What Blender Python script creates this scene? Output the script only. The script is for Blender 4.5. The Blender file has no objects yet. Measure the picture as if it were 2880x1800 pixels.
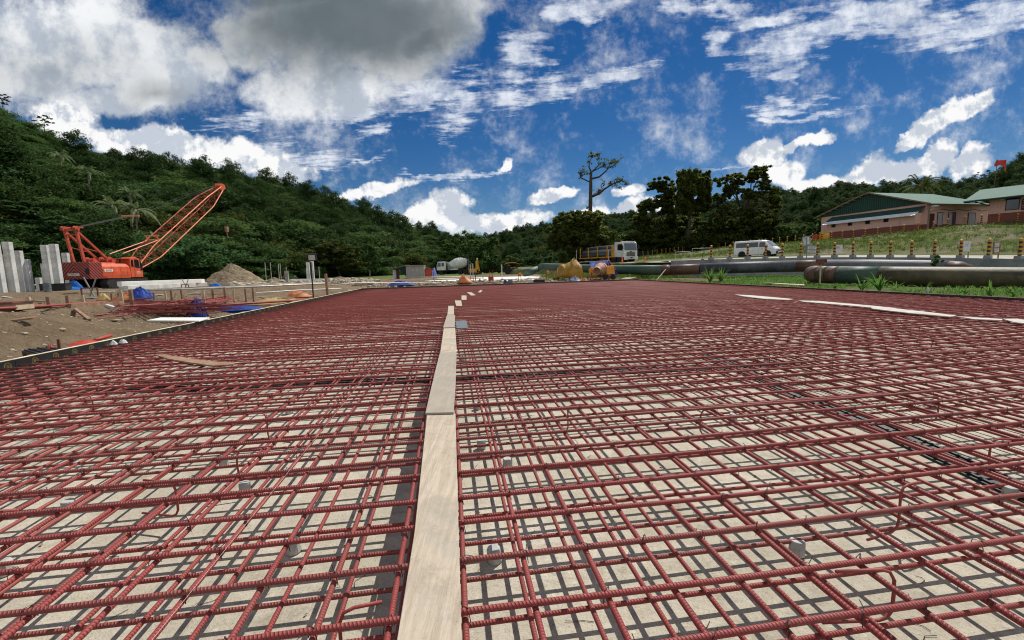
import bpy, math, random
import numpy as np
from mathutils import Vector, Matrix, noise
R_ = math.radians
rng = np.random.default_rng(7)
random.seed(7)
scene = bpy.context.scene
COL = scene.collection

# ------------------------------------------------------------------ camera
FPX, PITCH, ROLL, HC = 1240.0, 0.1161, -0.0291, 1.131
def _axes():
    cp, sp = math.cos(PITCH), math.sin(PITCH)
    f = Vector((0, cp, -sp)); u = Vector((0, sp, cp)); x = Vector((1, 0, 0))
    c, s = math.cos(ROLL), math.sin(ROLL)
    return c*x + s*u, -s*x + c*u, f
CX, CU, CF = _axes()
CAM = Vector((0, 0, HC))
cd = bpy.data.cameras.new('camera'); cam = bpy.data.objects.new('camera', cd); COL.objects.link(cam)
cd.sensor_width = 36; cd.lens = 36*FPX/2880; cd.clip_start = .05; cd.clip_end = 6000
M3 = Matrix((CX, CU, -CF)).transposed(); M4 = M3.to_4x4(); M4.translation = CAM
cam.matrix_world = M4
scene.camera = cam
def ray(x, y): return CF + CX*((x-1440)/FPX) - CU*((y-900)/FPX)
def pt(x, y, Y):
    d = ray(x, y); return CAM + d*(Y/d.y)
def gp(x, y, z=0.0):
    d = ray(x, y); return CAM + d*((z-HC)/d.z)
def gz(x, Y, z):              # point seen in photo column x (near the horizon) at depth Y and height z
    p = pt(x, 757-.0291*(x-1440), Y); return Vector((p.x, Y, z))

# ------------------------------------------------------------------ sun, sky and clouds
SUN_AZ, SUN_EL = R_(37), R_(52)
sd = bpy.data.lights.new('sun', 'SUN'); so = bpy.data.objects.new('sun', sd); COL.objects.link(so)
sd.energy = 5.0; sd.angle = R_(.53); sd.color = (1, .955, .87)
sdir = Vector((math.sin(SUN_AZ)*math.cos(SUN_EL), math.cos(SUN_AZ)*math.cos(SUN_EL), math.sin(SUN_EL)))
so.rotation_euler = sdir.to_track_quat('Z', 'Y').to_euler(); so.location = (20, 20, 60)
vs = scene.view_settings; vs.view_transform = 'Standard'; vs.look = 'None'; vs.gamma = 1; vs.exposure = 0.1
scene.display_settings.display_device = 'sRGB'
cy = scene.cycles
cy.max_bounces = 6; cy.diffuse_bounces = 3; cy.transparent_max_bounces = 6; cy.use_denoising = True
cy.use_adaptive_sampling = True; cy.adaptive_threshold = .012; cy.sample_clamp_indirect = 6
cy.filter_width = 1.1
cy.caustics_reflective = False; cy.caustics_refractive = False

class NT:
    """small helper for writing node trees"""
    def __init__(s, nt): s.nt = nt
    def n(s, typ, ins=(), **kw):
        nd = s.nt.nodes.new(typ)
        for k, v in kw.items(): setattr(nd, k, v)
        for k, v in (ins.items() if isinstance(ins, dict) else enumerate(ins)):
            if v is None: continue
            if isinstance(v, bpy.types.NodeSocket): s.nt.links.new(v, nd.inputs[k])
            else: nd.inputs[k].default_value = v
        return nd
    def m(s, op, a, b=None, c=None, clamp=False):
        nd = s.n('ShaderNodeMath', [a, b, c], operation=op); nd.use_clamp = clamp; return nd.outputs[0]
    def v(s, op, a, b=None, out=0):
        return s.n('ShaderNodeVectorMath', [a, b], operation=op).outputs[out]
    def mix(s, f, a, b, typ='MIX'):
        nd = s.nt.nodes.new('ShaderNodeMix'); nd.data_type = 'RGBA'; nd.blend_type = typ
        for i, q in ((0, f), (6, a), (7, b)):
            if isinstance(q, bpy.types.NodeSocket): s.nt.links.new(q, nd.inputs[i])
            else: nd.inputs[i].default_value = (*q, 1) if isinstance(q, tuple) and len(q) == 3 else q
        return nd.outputs[2]
    def noise(s, vec, scale, detail=4, rough=.55, out=0, dim='3D'):
        nd = s.n('ShaderNodeTexNoise', noise_dimensions=dim)
        nd.inputs['Scale'].default_value = scale; nd.inputs['Detail'].default_value = detail; nd.inputs['Roughness'].default_value = rough
        if vec is not None: s.nt.links.new(vec, nd.inputs['Vector'])
        return nd.outputs[out]
    def ramp(s, f, a, b, c=0., d=1., smooth=True):
        nd = s.n('ShaderNodeMapRange', [f, a, b, c, d]); nd.interpolation_type = 'SMOOTHSTEP' if smooth else 'LINEAR'; return nd.outputs[0]

def build_world():
    w = bpy.data.worlds.new('World'); scene.world = w; w.use_nodes = True
    nt = w.node_tree; nt.nodes.clear(); N = NT(nt)
    sky = N.n('ShaderNodeTexSky', sky_type='NISHITA'); sky.sun_disc = False
    sky.sun_elevation = SUN_EL; sky.sun_rotation = SUN_AZ; sky.altitude = 600; sky.air_density = 1.0; sky.dust_density = .15; sky.ozone_density = 4
    hs = N.n('ShaderNodeHueSaturation', {'Color': sky.outputs[0], 'Saturation': 1.36, 'Value': .58, 'Hue': .507})
    bgs = N.n('ShaderNodeBackground', {'Color': hs.outputs[0], 'Strength': .09})
    D = N.n('ShaderNodeTexCoord').outputs['Generated']
    sep = N.n('ShaderNodeSeparateXYZ', [D]); X, Y, Z = sep.outputs
    ay = N.m('MAXIMUM', N.m('ABSOLUTE', Y), .12)
    P = N.n('ShaderNodeCombineXYZ', [N.m('DIVIDE', X, ay), N.m('DIVIDE', Z, ay), N.m('MULTIPLY', N.m('LESS_THAN', Y, 0.), 7.)]).outputs[0]
    # perspective of a flat cloud deck: streak texture stretches toward the horizon
    zz = N.m('MAXIMUM', Z, .05)
    DK = N.n('ShaderNodeCombineXYZ', [N.m('DIVIDE', X, zz), N.m('DIVIDE', Y, zz), 0.]).outputs[0]
    w1 = N.v('SUBTRACT', N.noise(P, 3.2, 6, .62, out=1), (.5, .5, .5))
    w2 = N.v('SUBTRACT', N.noise(P, 13., 4, .6, out=1), (.5, .5, .5))
    sc1 = N.n('ShaderNodeVectorMath', [w1], operation='SCALE'); sc1.inputs[3].default_value = .13
    sc2 = N.n('ShaderNodeVectorMath', [w2], operation='SCALE'); sc2.inputs[3].default_value = .045
    PW = N.v('ADD', N.v('ADD', P, sc1.outputs[0]), sc2.outputs[0])
    sep2 = N.n('ShaderNodeSeparateXYZ', [PW])
    PW2 = N.n('ShaderNodeCombineXYZ', [sep2.outputs[0], sep2.outputs[1], 0.]).outputs[0]
    def blob(px, py, rx, ry, rot=0, src=PW2):
        d = ray(px, py); a, b = d.x/d.y, d.z/d.y
        k = 1/(FPX*d.y)*1.0
        mp = N.n('ShaderNodeMapping', [src], vector_type='TEXTURE')
        mp.inputs['Location'].default_value = (a, b, 0); mp.inputs['Rotation'].default_value = (0, 0, R_(-rot)+.029)
        mp.inputs['Scale'].default_value = (rx*k, ry*k, 1)
        return N.v('LENGTH', mp.outputs[0], out=1)
    def field(lst, src=PW2):
        acc = None
        for t in lst:
            wgt = t[5] if len(t) > 5 else 1.
            l = N.m('MULTIPLY_ADD', blob(*t[:5], src=src), -wgt, wgt)
            acc = l if acc is None else N.m('SMOOTH_MAX', acc, l, .05)
        return acc
    cum = [(150,130,400,200,6),(430,190,250,160,12),(600,190,90,80,30,.8),(300,285,360,55,4,.9),
           (960,70,420,230,0),(1150,90,240,170,-30),(900,260,260,85,4),(1260,40,170,110,-20),(700,120,110,110,-35),(1010,300,90,40,-30,.8)]
    low = [(170,330,110,62,20),(430,415,190,55,6),(640,440,230,60,8),(800,480,120,40,0,.9),(1040,530,190,20,-2,.8),(330,400,110,40,10),
           (1262,570,70,50,-20),(1220,610,110,40,-6),(1400,622,180,44,0),(1540,545,85,24,-14),(1590,525,45,20,-20),(1762,526,60,20,-5),(1640,610,90,34,-14),(1760,580,110,40,-20),(1860,560,60,40,-10),
           (2140,430,80,52,-14),(2240,405,130,20,-12),(2190,490,80,46,0),(2300,520,120,40,-8),(2420,478,110,50,-20),(2540,465,90,40,-10),(2640,450,90,50,-8),(2730,455,80,44,-6),(2830,505,50,24,0),
           (2640,345,110,40,-26),(2740,300,90,38,-20),(2560,385,45,18,-30),(1420,455,38,20,-30,.9)]
    alt = [(1475,150,110,80,20),(1450,200,90,60,-10,.9),(1230,265,190,75,-8),(1430,285,150,55,-5),(1290,330,120,60,-40,.8),(1560,250,120,48,-12),(1730,210,150,42,-14),(1000,330,120,36,0),(1060,375,60,25,0),
           (2010,100,70,45,-20),(2000,130,45,40,0),(2230,120,210,75,-16),(2420,60,330,80,-10),(2700,90,300,85,0),(2820,60,200,90,0),(1960,20,210,38,-4),(2180,45,200,40,-6),
           (2200,190,110,28,-10),(2200,300,150,32,-8),(2170,330,120,16,5),(2330,325,130,16,-6),(2190,270,60,30,-20),(1880,30,50,40,0,.8),(1640,10,160,40,0),(1560,30,60,60,0),
           (1320,490,170,14,-4),(1230,500,120,12,3),(900,440,160,34,4),(760,420,110,40,-20,.8),(2050,480,110,9,-7,.8),(1040,455,110,10,-3,.7),(120,250,160,30,4,.7),
           (700,340,160,40,0,.7),(1130,215,120,50,-30,.8)]
    fc = N.noise(P, 5.5, 9, .6); fd = N.noise(P, 17., 7, .62)
    cov = field(cum)
    back = N.m('MULTIPLY', N.ramp(Y, .05, -.1), .36)  # unseen cloud cover behind the camera, added to whiten the ambient fill
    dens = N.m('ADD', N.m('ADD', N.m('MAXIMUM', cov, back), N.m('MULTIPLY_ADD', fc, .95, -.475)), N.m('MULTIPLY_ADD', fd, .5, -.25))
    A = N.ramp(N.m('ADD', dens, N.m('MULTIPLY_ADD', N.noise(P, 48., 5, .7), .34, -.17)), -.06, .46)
    dkm = N.n('ShaderNodeMapping', [DK]); dkm.inputs['Rotation'].default_value = (0, 0, R_(25)); dkm.inputs['Scale'].default_value = (1.0, 1.9, 1)
    rip = N.noise(dkm.outputs[0], 5.2, 7, .62); rip2 = N.noise(P, 30., 5, .65)
    B = N.ramp(N.m('ADD', N.m('ADD', field(alt), N.m('MULTIPLY_ADD', rip, 2.3, -1.33)), N.m('MULTIPLY_ADD', rip2, .8, -.4)), -.02, .66)
    B = N.m('MULTIPLY', B, N.ramp(N.noise(P, 21., 7, .68), .30, .68, .35, 1.))
    vo = N.n('ShaderNodeTexVoronoi', {'Vector': PW, 'Scale': 11., 'Detail': 4., 'Roughness': .55}); vo.normalize = True
    puff = N.m('SUBTRACT', 1., vo.outputs['Distance'])
    ldens = N.m('ADD', N.m('MULTIPLY_ADD', field(low), 1.15, -.30), N.m('MULTIPLY_ADD', puff, 1.1, -.62))
    ldens = N.m('ADD', ldens, N.m('ADD', N.m('MULTIPLY_ADD', fd, .75, -.375), N.m('MULTIPLY_ADD', N.noise(P, 52., 5, .7), .3, -.15)))
    AL = N.ramp(ldens, -.10, .26)
    # grey underside of the thick clouds: same shapes, looked at toward their bases
    dark = field([(980,70,560,215,0,1.0),(900,-40,520,150,0,1.),(1180,120,230,90,-20,.8),(170,200,400,110,8,.30),(430,270,240,70,10,.32)])
    dk = N.ramp(N.m('ADD', dark, N.m('MULTIPLY_ADD', fc, .7, -.35)), -.14, .78)
    lit = N.noise(N.v('ADD', P, (-.022, -.04, 0)), 6., 8, .6); sh = N.m('SUBTRACT', fc, lit)
    base = N.ramp(N.m('ADD', N.m('MULTIPLY_ADD', N.noise(P, 6.5, 8, .6), .9, -.02), N.m('MULTIPLY', sh, 1.6)), .22, .58)
    ccol = N.mix(base, (.50, .56, .65), (.96, .98, 1.0))
    ccol = N.mix(dk, ccol, N.mix(N.noise(P, 5., 6, .6), (.10, .13, .15), (.20, .235, .26)))
    lbase = N.ramp(N.m('ADD', N.m('MULTIPLY', N.noise(P, 12., 7, .6), 1.0), N.m('ADD', N.m('MULTIPLY', sh, 1.6), N.m('MULTIPLY', N.m('SUBTRACT', fd, N.noise(N.v('ADD', P, (-.010, -.018, 0)), 17., 7, .62)), 1.6))), .33, .60)
    lcol = N.mix(lbase, (.58, .64, .73), (1., 1., 1.))
    bgl = N.n('ShaderNodeBackground', {'Color': lcol, 'Strength': .9})
    bgc = N.n('ShaderNodeBackground', {'Color': ccol, 'Strength': .88})
    bgb = N.n('ShaderNodeBackground', {'Color': (.86, .91, 1.0, 1), 'Strength': .88})
    up = N.ramp(Z, .0, .04)
    m1 = N.n('ShaderNodeMixShader', [N.m('MULTIPLY', B, up), bgs.outputs[0], bgb.outputs[0]])
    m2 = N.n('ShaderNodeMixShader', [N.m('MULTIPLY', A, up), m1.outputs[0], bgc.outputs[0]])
    m3 = N.n('ShaderNodeMixShader', [N.m('MULTIPLY', AL, up), m2.outputs[0], bgl.outputs[0]])
    N.n('ShaderNodeOutputWorld', [m3.outputs[0]])
build_world()

# ------------------------------------------------------------------ materials
def mat(name, col=(.5, .5, .5), rough=.8, metal=0., var=.0, vscale=3., bump=0., bscale=20., fn=None, coord='Object', spec=.4, dirt=None, dscale=1.2, damount=.5):
    m = bpy.data.materials.new(name); m.use_nodes = True; nt = m.node_tree; nt.nodes.clear(); N = NT(nt)
    tc = N.n('ShaderNodeTexCoord').outputs[coord]
    c = N.n('ShaderNodeRGB').outputs[0]; c.default_value = (*col, 1)
    r = rough
    if var:
        f = N.ramp(N.noise(tc, vscale, 6, .6), .3, .7)
        c = N.mix(f, tuple(q*(1-var) for q in col), tuple(min(1, q*(1+var)) for q in col))
    if dirt:
        f = N.ramp(N.m('ADD', N.noise(tc, dscale, 7, .65), N.m('MULTIPLY_ADD', N.noise(tc, dscale*9, 4, .6), .3, -.15)), .42, .68)
        c = N.mix(N.m('MULTIPLY', f, damount), c, dirt)
    h = None
    if bump: h = (N.noise(tc, bscale, 6, .6), bump)
    if fn:
        out = fn(N, tc, c)
        if isinstance(out, tuple): c, h = out[0], out[1] or h
        else: c = out
    b = N.n('ShaderNodeBsdfPrincipled'); nt.links.new(c, b.inputs['Base Color'])
    b.inputs['Roughness'].default_value = r; b.inputs['Metallic'].default_value = metal; b.inputs['Specular IOR Level'].default_value = spec
    if h:
        bp = N.n('ShaderNodeBump', {'Height': h[0], 'Distance': h[1], 'Strength': 1.})
        nt.links.new(bp.outputs[0], b.inputs['Normal'])
    N.n('ShaderNodeOutputMaterial', [b.outputs[0]])
    return m

def leaf_mat(name, dark, light, trans=.3, rough=.75):
    m = bpy.data.materials.new(name); m.use_nodes = True; nt = m.node_tree; nt.nodes.clear(); N = NT(nt)
    rnd = N.n('ShaderNodeNewGeometry').outputs['Random Per Island']
    oi = N.n('ShaderNodeObjectInfo').outputs['Random']
    tc = N.n('ShaderNodeTexCoord').outputs['Object']
    f = N.m('MULTIPLY_ADD', rnd, .5, N.m('MULTIPLY_ADD', oi, .35, N.m('MULTIPLY', N.noise(tc, .5, 3), .25)))
    c = N.mix(N.ramp(f, .15, .95, smooth=False), dark, light)
    c = N.mix(N.m('MULTIPLY', N.ramp(rnd, .9, 1.), .5), c, tuple(min(1, q*2.0) for q in light))
    b = N.n('ShaderNodeBsdfPrincipled', {'Base Color': c, 'Roughness': rough, 'Specular IOR Level': .08})
    t = N.n('ShaderNodeBsdfTranslucent', {'Color': N.mix(.5, c, tuple(min(1, q*1.6) for q in light))})
    mx = N.n('ShaderNodeMixShader', [trans, b.outputs[0], t.outputs[0]])
    N.n('ShaderNodeOutputMaterial', [mx.outputs[0]])
    return m

def sepo(N, tc): return N.n('ShaderNodeSeparateXYZ', [tc]).outputs
def f_rebar(ribs):
    def fn(N, tc, c):
        x, y, z = sepo(N, tc)
        c = N.mix(N.ramp(N.noise(tc, 2.3, 5, .6), .35, .75, 0, .55), (.265, .043, .041), (.335, .098, .074))
        c = N.mix(N.ramp(N.noise(tc, 40, 3, .6), .55, .8, 0, .4), c, (.33, .17, .13))
        c = N.mix(N.ramp(N.noise(tc, .9, 7, .75), .55, .75, 0, .55), c, (.17, .075, .05))
        ob = N.n('ShaderNodeObjectInfo').outputs['Random']; c = N.mix(N.m('MULTIPLY', N.ramp(ob, .45, 1., smooth=False), .4), c, (.20, .085, .065))
        h = None
        if ribs:
            w = N.m('SINE', N.m('MULTIPLY', N.m('MULTIPLY_ADD', y, .45, x), 2*math.pi/.0125))
            h = (N.m('POWER', N.m('MULTIPLY_ADD', w, .5, .5), 3.), .0032)
            c = N.mix(N.m('MULTIPLY', N.ramp(w, -.9, .4, 1, 0), .25), c, (.13, .02, .02))
        return c, h
    return fn
def f_concrete(N, tc, c):
    c = N.mix(N.ramp(N.noise(tc, .8, 6, .65), .3, .72), (.385, .352, .280), (.56, .52, .43))
    c = N.mix(N.ramp(N.noise(tc, 14, 6, .7), .35, .8, 0, .5), c, (.30, .265, .195))
    c = N.mix(N.ramp(N.noise(tc, 1.7, 8, .78), .50, .68, 0, .7), c, (.235, .205, .15))
    c = N.mix(N.ramp(N.noise(tc, 3.1, 7, .8), .62, .72, 0, .35), c, (.34, .20, .12))
    c = N.mix(N.ramp(N.noise(tc, 34, 7, .8), .50, .66, 0, .55), c, (.25, .225, .175))
    c = N.mix(N.ramp(N.noise(tc, 120, 3, .6), .56, .68, 0, .6), c, (.17, .15, .115))
    c = N.mix(N.ramp(N.noise(tc, 22, 6, .8), .58, .70, 0, .5), c, (.66, .63, .55))
    return c, (N.m('ADD', N.noise(tc, 60, 5, .7), N.noise(tc, 7, 3)), .006)
def f_ply(N, tc, c):
    st = N.n('ShaderNodeMapping', [tc]); st.inputs['Rotation'].default_value = (0, 0, -MATROT_); st.inputs['Scale'].default_value = (1, .07, 1)
    g1, g2 = N.noise(st.outputs[0], 34, 7, .7), N.noise(st.outputs[0], 130, 4, .7)
    c = N.mix(N.ramp(g1, .32, .68), (.365, .300, .225), (.50, .43, .345))
    c = N.mix(N.ramp(N.noise(tc, 3.4, 8, .78), .44, .70, 0, .7), c, (.27, .215, .155))
    c = N.mix(N.ramp(N.noise(tc, 1.4, 8, .75), .50, .66, 0, .55), c, (.31, .29, .25))
    c = N.mix(N.ramp(g2, .55, .75, 0, .35), c, (.20, .15, .10))
    c = N.mix(N.ramp(N.noise(tc, 7, 9, .82), .58, .68, 0, .8), c, (.62, .58, .50))
    c = N.mix(N.ramp(N.noise(tc, 11, 8, .85), .60, .68, 0, .6), c, (.20, .14, .085))
    c = N.mix(N.ramp(N.noise(tc, 75, 4, .75), .60, .72, 0, .6), c, (.15, .11, .07))
    return c, (N.m('ADD', g1, g2), .002)
MATROT_ = .135
def f_dirt(N, tc, c):
    c = N.mix(N.ramp(N.noise(tc, .16, 6, .6), .3, .7), (.115, .078, .046), (.235, .175, .112))
    c = N.mix(N.ramp(N.noise(tc, 1.3, 7, .68), .35, .7), c, (.205, .152, .098))
    c = N.mix(N.ramp(N.noise(tc, 6, 6, .7), .52, .72, 0, .6), c, (.115, .088, .06))
    vo = N.n('ShaderNodeTexVoronoi', {'Vector': tc, 'Scale': 5.5}); vo.inputs['Randomness'].default_value = 1
    st = N.m('MULTIPLY', N.ramp(vo.outputs['Distance'], .28, .16), N.ramp(vo.outputs['Color'], .55, .75))
    c = N.mix(N.m('MULTIPLY', st, .75), c, (.40, .34, .25))
    x, y, z = sepo(N, tc)
    # green ground cover right of the mat and toward the trees
    g = N.m('MULTIPLY', N.ramp(N.m('MULTIPLY_ADD', y, -.14, N.m('SUBTRACT', x, 9.)), -.2, 1.2), N.ramp(N.noise(tc, .9, 5, .65), .28, .5))
    far = N.ramp(N.m('ADD', N.m('MULTIPLY_ADD', x, -.25, y), N.m('MULTIPLY', N.noise(tc, .06, 4), 20.)), 74., 95.)
    g = N.m('MAXIMUM', g, far)
    gc = N.mix(N.noise(tc, 1.1, 5, .7), (.05, .085, .018), (.13, .17, .045))
    c = N.mix(g, c, gc)
    return c, (N.m('ADD', N.noise(tc, 2.2, 7, .7), N.m('MULTIPLY', st, .12)), .30)
def f_slope(N, tc, c):
    g = N.mix(N.ramp(N.noise(tc, .45, 7, .68), .32, .68), (.060, .095, .018), (.165, .175, .055))
    g = N.mix(N.ramp(N.noise(tc, 2.4, 6, .7), .5, .75, 0, .7), g, (.045, .08, .016))
    e = N.mix(N.noise(tc, 1.2, 6, .7), (.16, .13, .092), (.27, .23, .17))
    return N.mix(N.ramp(N.noise(tc, .19, 6, .68), .47, .60, 0, .9), g, e), (N.noise(tc, 2.5, 7, .75), .35)
def f_film(N, tc, c):   # film-faced ply with a row of round yellow stamps
    x, y, z = sepo(N, tc)
    res = (.012, .013, .014)
    for ph, zz, in ((0., .012), (.17, -.06)):
        fx = N.m('SUBTRACT', N.m('MODULO', N.m('ADD', y, 40+ph), .34), .17)
        d = N.m('SQRT', N.m('ADD', N.m('MULTIPLY', fx, fx), N.m('POWER', N.m('SUBTRACT', z, zz), 2.)))
        ring = N.m('ADD', N.m('MULTIPLY', N.m('LESS_THAN', d, .052), N.m('GREATER_THAN', d, .038)), N.m('LESS_THAN', d, .022))
        res = N.mix(N.m('MULTIPLY', ring, N.ramp(N.noise(tc, 9, 5, .7), .3, .6)), res, (.17, .125, .03))
    return N.mix(N.ramp(N.noise(tc, 3, 6, .7), .5, .8, 0, .4), res, (.10, .075, .05))
def f_stripes(N, tc, c):
    x, y, z = sepo(N, tc)
    s = N.m('ADD', N.m('ADD', N.m('ABSOLUTE', x), N.m('ADD', y, 4.2)), z)
    t = N.m('LESS_THAN', N.m('MODULO', N.m('ADD', s, 10.), .36), .17)
    c = N.mix(t, (.36, .058, .040), (.030, .008, .008))
    return N.mix(N.ramp(N.noise(tc, 2.6, 6, .7), .5, .8, 0, .5), c, (.12, .04, .03))
def f_bollard(N, tc, c):
    x, y, z = sepo(N, tc)
    t = N.m('LESS_THAN', N.m('MODULO', z, .23), .105)
    c = N.mix(t, (.50, .235, .028), (.040, .011, .010))
    return N.mix(N.ramp(N.noise(tc, 7, 5, .7), .5, .8, 0, .45), c, (.20, .11, .05))
def f_pipe(kind):
    def fn(N, tc, c):
        n1 = N.ramp(N.m('ADD', N.noise(tc, .55, 7, .7), N.m('MULTIPLY_ADD', N.noise(tc, 3.5, 5, .7), .3, -.15)), .38, .66)
        cols = {'green': ((.030, .072, .048), (.072, .10, .072)), 'rust': ((.070, .036, .023), (.135, .078, .05)), 'black': ((.030, .033, .042), (.085, .088, .10)),
                'moss': ((.042, .040, .015), (.115, .088, .044)), 'grey': ((.13, .135, .145), (.19, .19, .19))}[kind]
        c = N.mix(n1, *cols)
        c = N.mix(N.ramp(N.noise(tc, 1.6, 7, .75), .56, .7, 0, .6), c, (.19, .125, .075))
        return c, (N.noise(tc, 9, 5, .6), .01)
    return fn
def f_wall(N, tc, c):
    x, y, z = sepo(N, tc)
    c = N.mix(N.ramp(N.noise(tc, .5, 5, .6), .3, .7), (.64, .39, .32), (.74, .475, .395))
    st = N.n('ShaderNodeMapping', [tc]); st.inputs['Scale'].default_value = (1, 1, .12)
    c = N.mix(N.ramp(N.noise(st.outputs[0], 1.6, 6, .7), .55, .8, 0, .35), c, (.30, .185, .145))
    lo = N.ramp(z, .78, .80, 1, 0)
    return N.mix(lo, c, N.mix(N.noise(tc, .9, 4), (.20, .062, .045), (.25, .085, .06)))
def f_corr(col, per=.2, axis=0):
    def fn(N, tc, c):
        q = sepo(N, tc)[axis]
        w = N.m('SINE', N.m('MULTIPLY', q, 2*math.pi/per))
        c = N.mix(N.ramp(N.noise(tc, .7, 6, .7), .4, .75, 0, .6), col, tuple(k*.68 for k in col))
        return c, (w, .02)
    return fn
def f_timber(a, b):
    def fn(N, tc, c):
        return N.mix(N.ramp(N.noise(tc, 3.5, 6, .7), .3, .7), a, b), (N.noise(tc, 40, 4, .6), .002)
    return fn
def tarp_mat(name, col, hi):
    m = mat(name, rough=.5, fn=f_tarp(col, hi)); nt = m.node_tree; N = NT(nt)
    out = next(n for n in nt.nodes if n.type == 'OUTPUT_MATERIAL'); b = next(n for n in nt.nodes if n.type == 'BSDF_PRINCIPLED')
    src_ = b.inputs['Base Color'].links[0].from_socket; t = N.n('ShaderNodeBsdfTranslucent', {'Color': src_})
    mx = N.n('ShaderNodeMixShader', [.45, b.outputs[0], t.outputs[0]]); nt.links.new(mx.outputs[0], out.inputs[0]); return m
def f_tarp(col, hi):
    def fn(N, tc, c):
        return N.mix(N.ramp(N.noise(tc, 1.7, 5, .7), .35, .7), col, hi), (N.noise(tc, 5, 5, .6), .05)
    return fn
M = {}
M['rebar'] = mat('red_primed_rebar', rough=.6, fn=f_rebar(False), spec=.3)
M['rebar_ribbed'] = mat('red_primed_ribbed_rebar', rough=.58, fn=f_rebar(True), spec=.35)
M['wire'] = mat('tie_wire', (.05, .022, .018), .7)
M['lean'] = mat('blinding_concrete', rough=.92, fn=f_concrete, spec=.2)
M['spacer'] = mat('grey_mortar', (.40, .40, .38), .9, var=.25, vscale=14, bump=.004, bscale=60)
M['ply'] = mat('worn_plywood', rough=.85, fn=f_ply, spec=.2)
M['ply_grey'] = mat('grey_worn_plywood', rough=.88, fn=lambda N, tc, c: (N.mix(.5, f_ply(N, tc, c)[0], (.24, .225, .195)), None), spec=.2)
M['film'] = mat('black_film_ply', rough=.5, fn=f_film)
M['edge'] = mat('raw_ply_edge', (.60, .51, .35), .85, var=.25, vscale=6)
M['black_board'] = mat('black_board', (.020, .018, .017), .6, var=.4, vscale=4, dirt=(.10, .08, .06), damount=.3)
M['strip'] = mat('black_rubber', (.014, .016, .018), .55, var=.3, vscale=3, dirt=(.12, .11, .09), damount=.3)
M['greyboard'] = mat('grey_sheet', (.115, .13, .145), .55, var=.3, vscale=6)
M['plank_grey'] = mat('weathered_plank', rough=.85, fn=f_timber((.38, .35, .31), (.58, .55, .50)), spec=.2)
M['timber'] = mat('brown_timber', rough=.85, fn=f_timber((.17, .095, .058), (.33, .21, .14)), spec=.2)
M['timber_l'] = mat('light_timber', rough=.85, fn=f_timber((.34, .25, .165), (.55, .44, .31)), spec=.2)
M['dirt'] = mat('bare_earth', rough=.97, fn=f_dirt, spec=.1)
M['slope'] = mat('grassy_slope', rough=.97, fn=f_slope, spec=.1)
M['hill'] = mat('forest_floor', (.014, .026, .007), .97, var=.5, vscale=.06, spec=.05)
M['mound'] = mat('gravelly_soil', (.21, .165, .11), .97, var=.4, vscale=2.2, bump=.12, bscale=5, spec=.1, dirt=(.12, .09, .06))
M['stone'] = mat('pale_stone', (.33, .285, .215), .95, var=.4, vscale=3, spec=.15)
M['pile'] = mat('precast_concrete', (.56, .56, .53), .9, var=.22, vscale=1.3, bump=.01, bscale=9, dirt=(.22, .21, .19), dscale=.6, damount=.5)
M['pile_d'] = mat('stained_concrete', (.30, .27, .24), .9, var=.3, vscale=1.3, bump=.01, bscale=9)
M['kerb'] = mat('kerb_concrete', (.27, .275, .28), .9, var=.22, vscale=1.1, bump=.012, bscale=8, dirt=(.13, .13, .13), dscale=.5, damount=.5)
M['slab'] = mat('sunlit_concrete', (.68, .665, .61), .85, var=.12, vscale=.8)  # strong sunlight put into the pale base colour of plain concrete
M['road'] = mat('dusty_road', (.33, .305, .26), .95, var=.2, vscale=.7, bump=.02, bscale=6)
M['orange'] = mat('orange_paint', (.62, .098, .034), .45, var=.14, vscale=2, dirt=(.30, .075, .04), dscale=1.5, damount=.55)
M['orange_d'] = mat('faded_orange_paint', (.46, .070, .035), .55, var=.25, vscale=3, dirt=(.12, .045, .03), dscale=2.2)
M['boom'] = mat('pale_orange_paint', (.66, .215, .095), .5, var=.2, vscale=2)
M['boom_d'] = mat('dark_orange_paint', (.33, .075, .035), .6, var=.3, vscale=3)
M['stripes'] = mat('warning_stripes', rough=.55, fn=f_stripes)
M['dark'] = mat('dark_metal', (.018, .017, .016), .7, var=.4, vscale=3)
M['steel'] = mat('galvanised_tube', (.48, .45, .40), .5, metal=.3, var=.25, vscale=4)
M['rust'] = mat('rusty_steel', (.15, .048, .034), .75, var=.4, vscale=4)
M['glass'] = mat('dark_glass', (.012, .015, .018), .08, spec=.9)
M['glass_b'] = mat('windscreen_glass', (.05, .075, .10), .06, spec=.9)
M['white'] = mat('white_paint', (.78, .78, .76), .35, var=.06, vscale=2, dirt=(.50, .46, .40), damount=.3)
M['white_d'] = mat('dusty_white_paint', (.66, .65, .62), .5, var=.12, vscale=2, dirt=(.36, .31, .25), damount=.5)
M['plate'] = mat('white_plate', (.72, .66, .58), .6)
M['plate_t'] = mat('dark_lettering', (.08, .05, .045), .7)
M['yellow'] = mat('yellow_paint', (.60, .30, .022), .5, var=.18, vscale=3, dirt=(.20, .11, .04), damount=.5)
M['yellow_o'] = mat('orange_yellow_paint', (.66, .27, .03), .5, var=.15, vscale=3)
M['drum'] = mat('mixer_drum_steel', (.36, .215, .13), .7, var=.3, vscale=4, dirt=(.42, .36, .29))
M['rubber'] = mat('tyre_rubber', (.018, .017, .016), .9, var=.3)
M['cone'] = mat('orange_cone_plastic', (.80, .105, .03), .5)
M['bollard'] = mat('bollard_stripes', rough=.6, fn=f_bollard)
M['bollard_cap'] = mat('bollard_cap_yellow', (.62, .34, .07), .55)
for k in ('green', 'rust', 'black', 'moss', 'grey'): M['pipe_'+k] = mat('pipe_'+k, rough=.6, fn=f_pipe(k), spec=.4)
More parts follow.
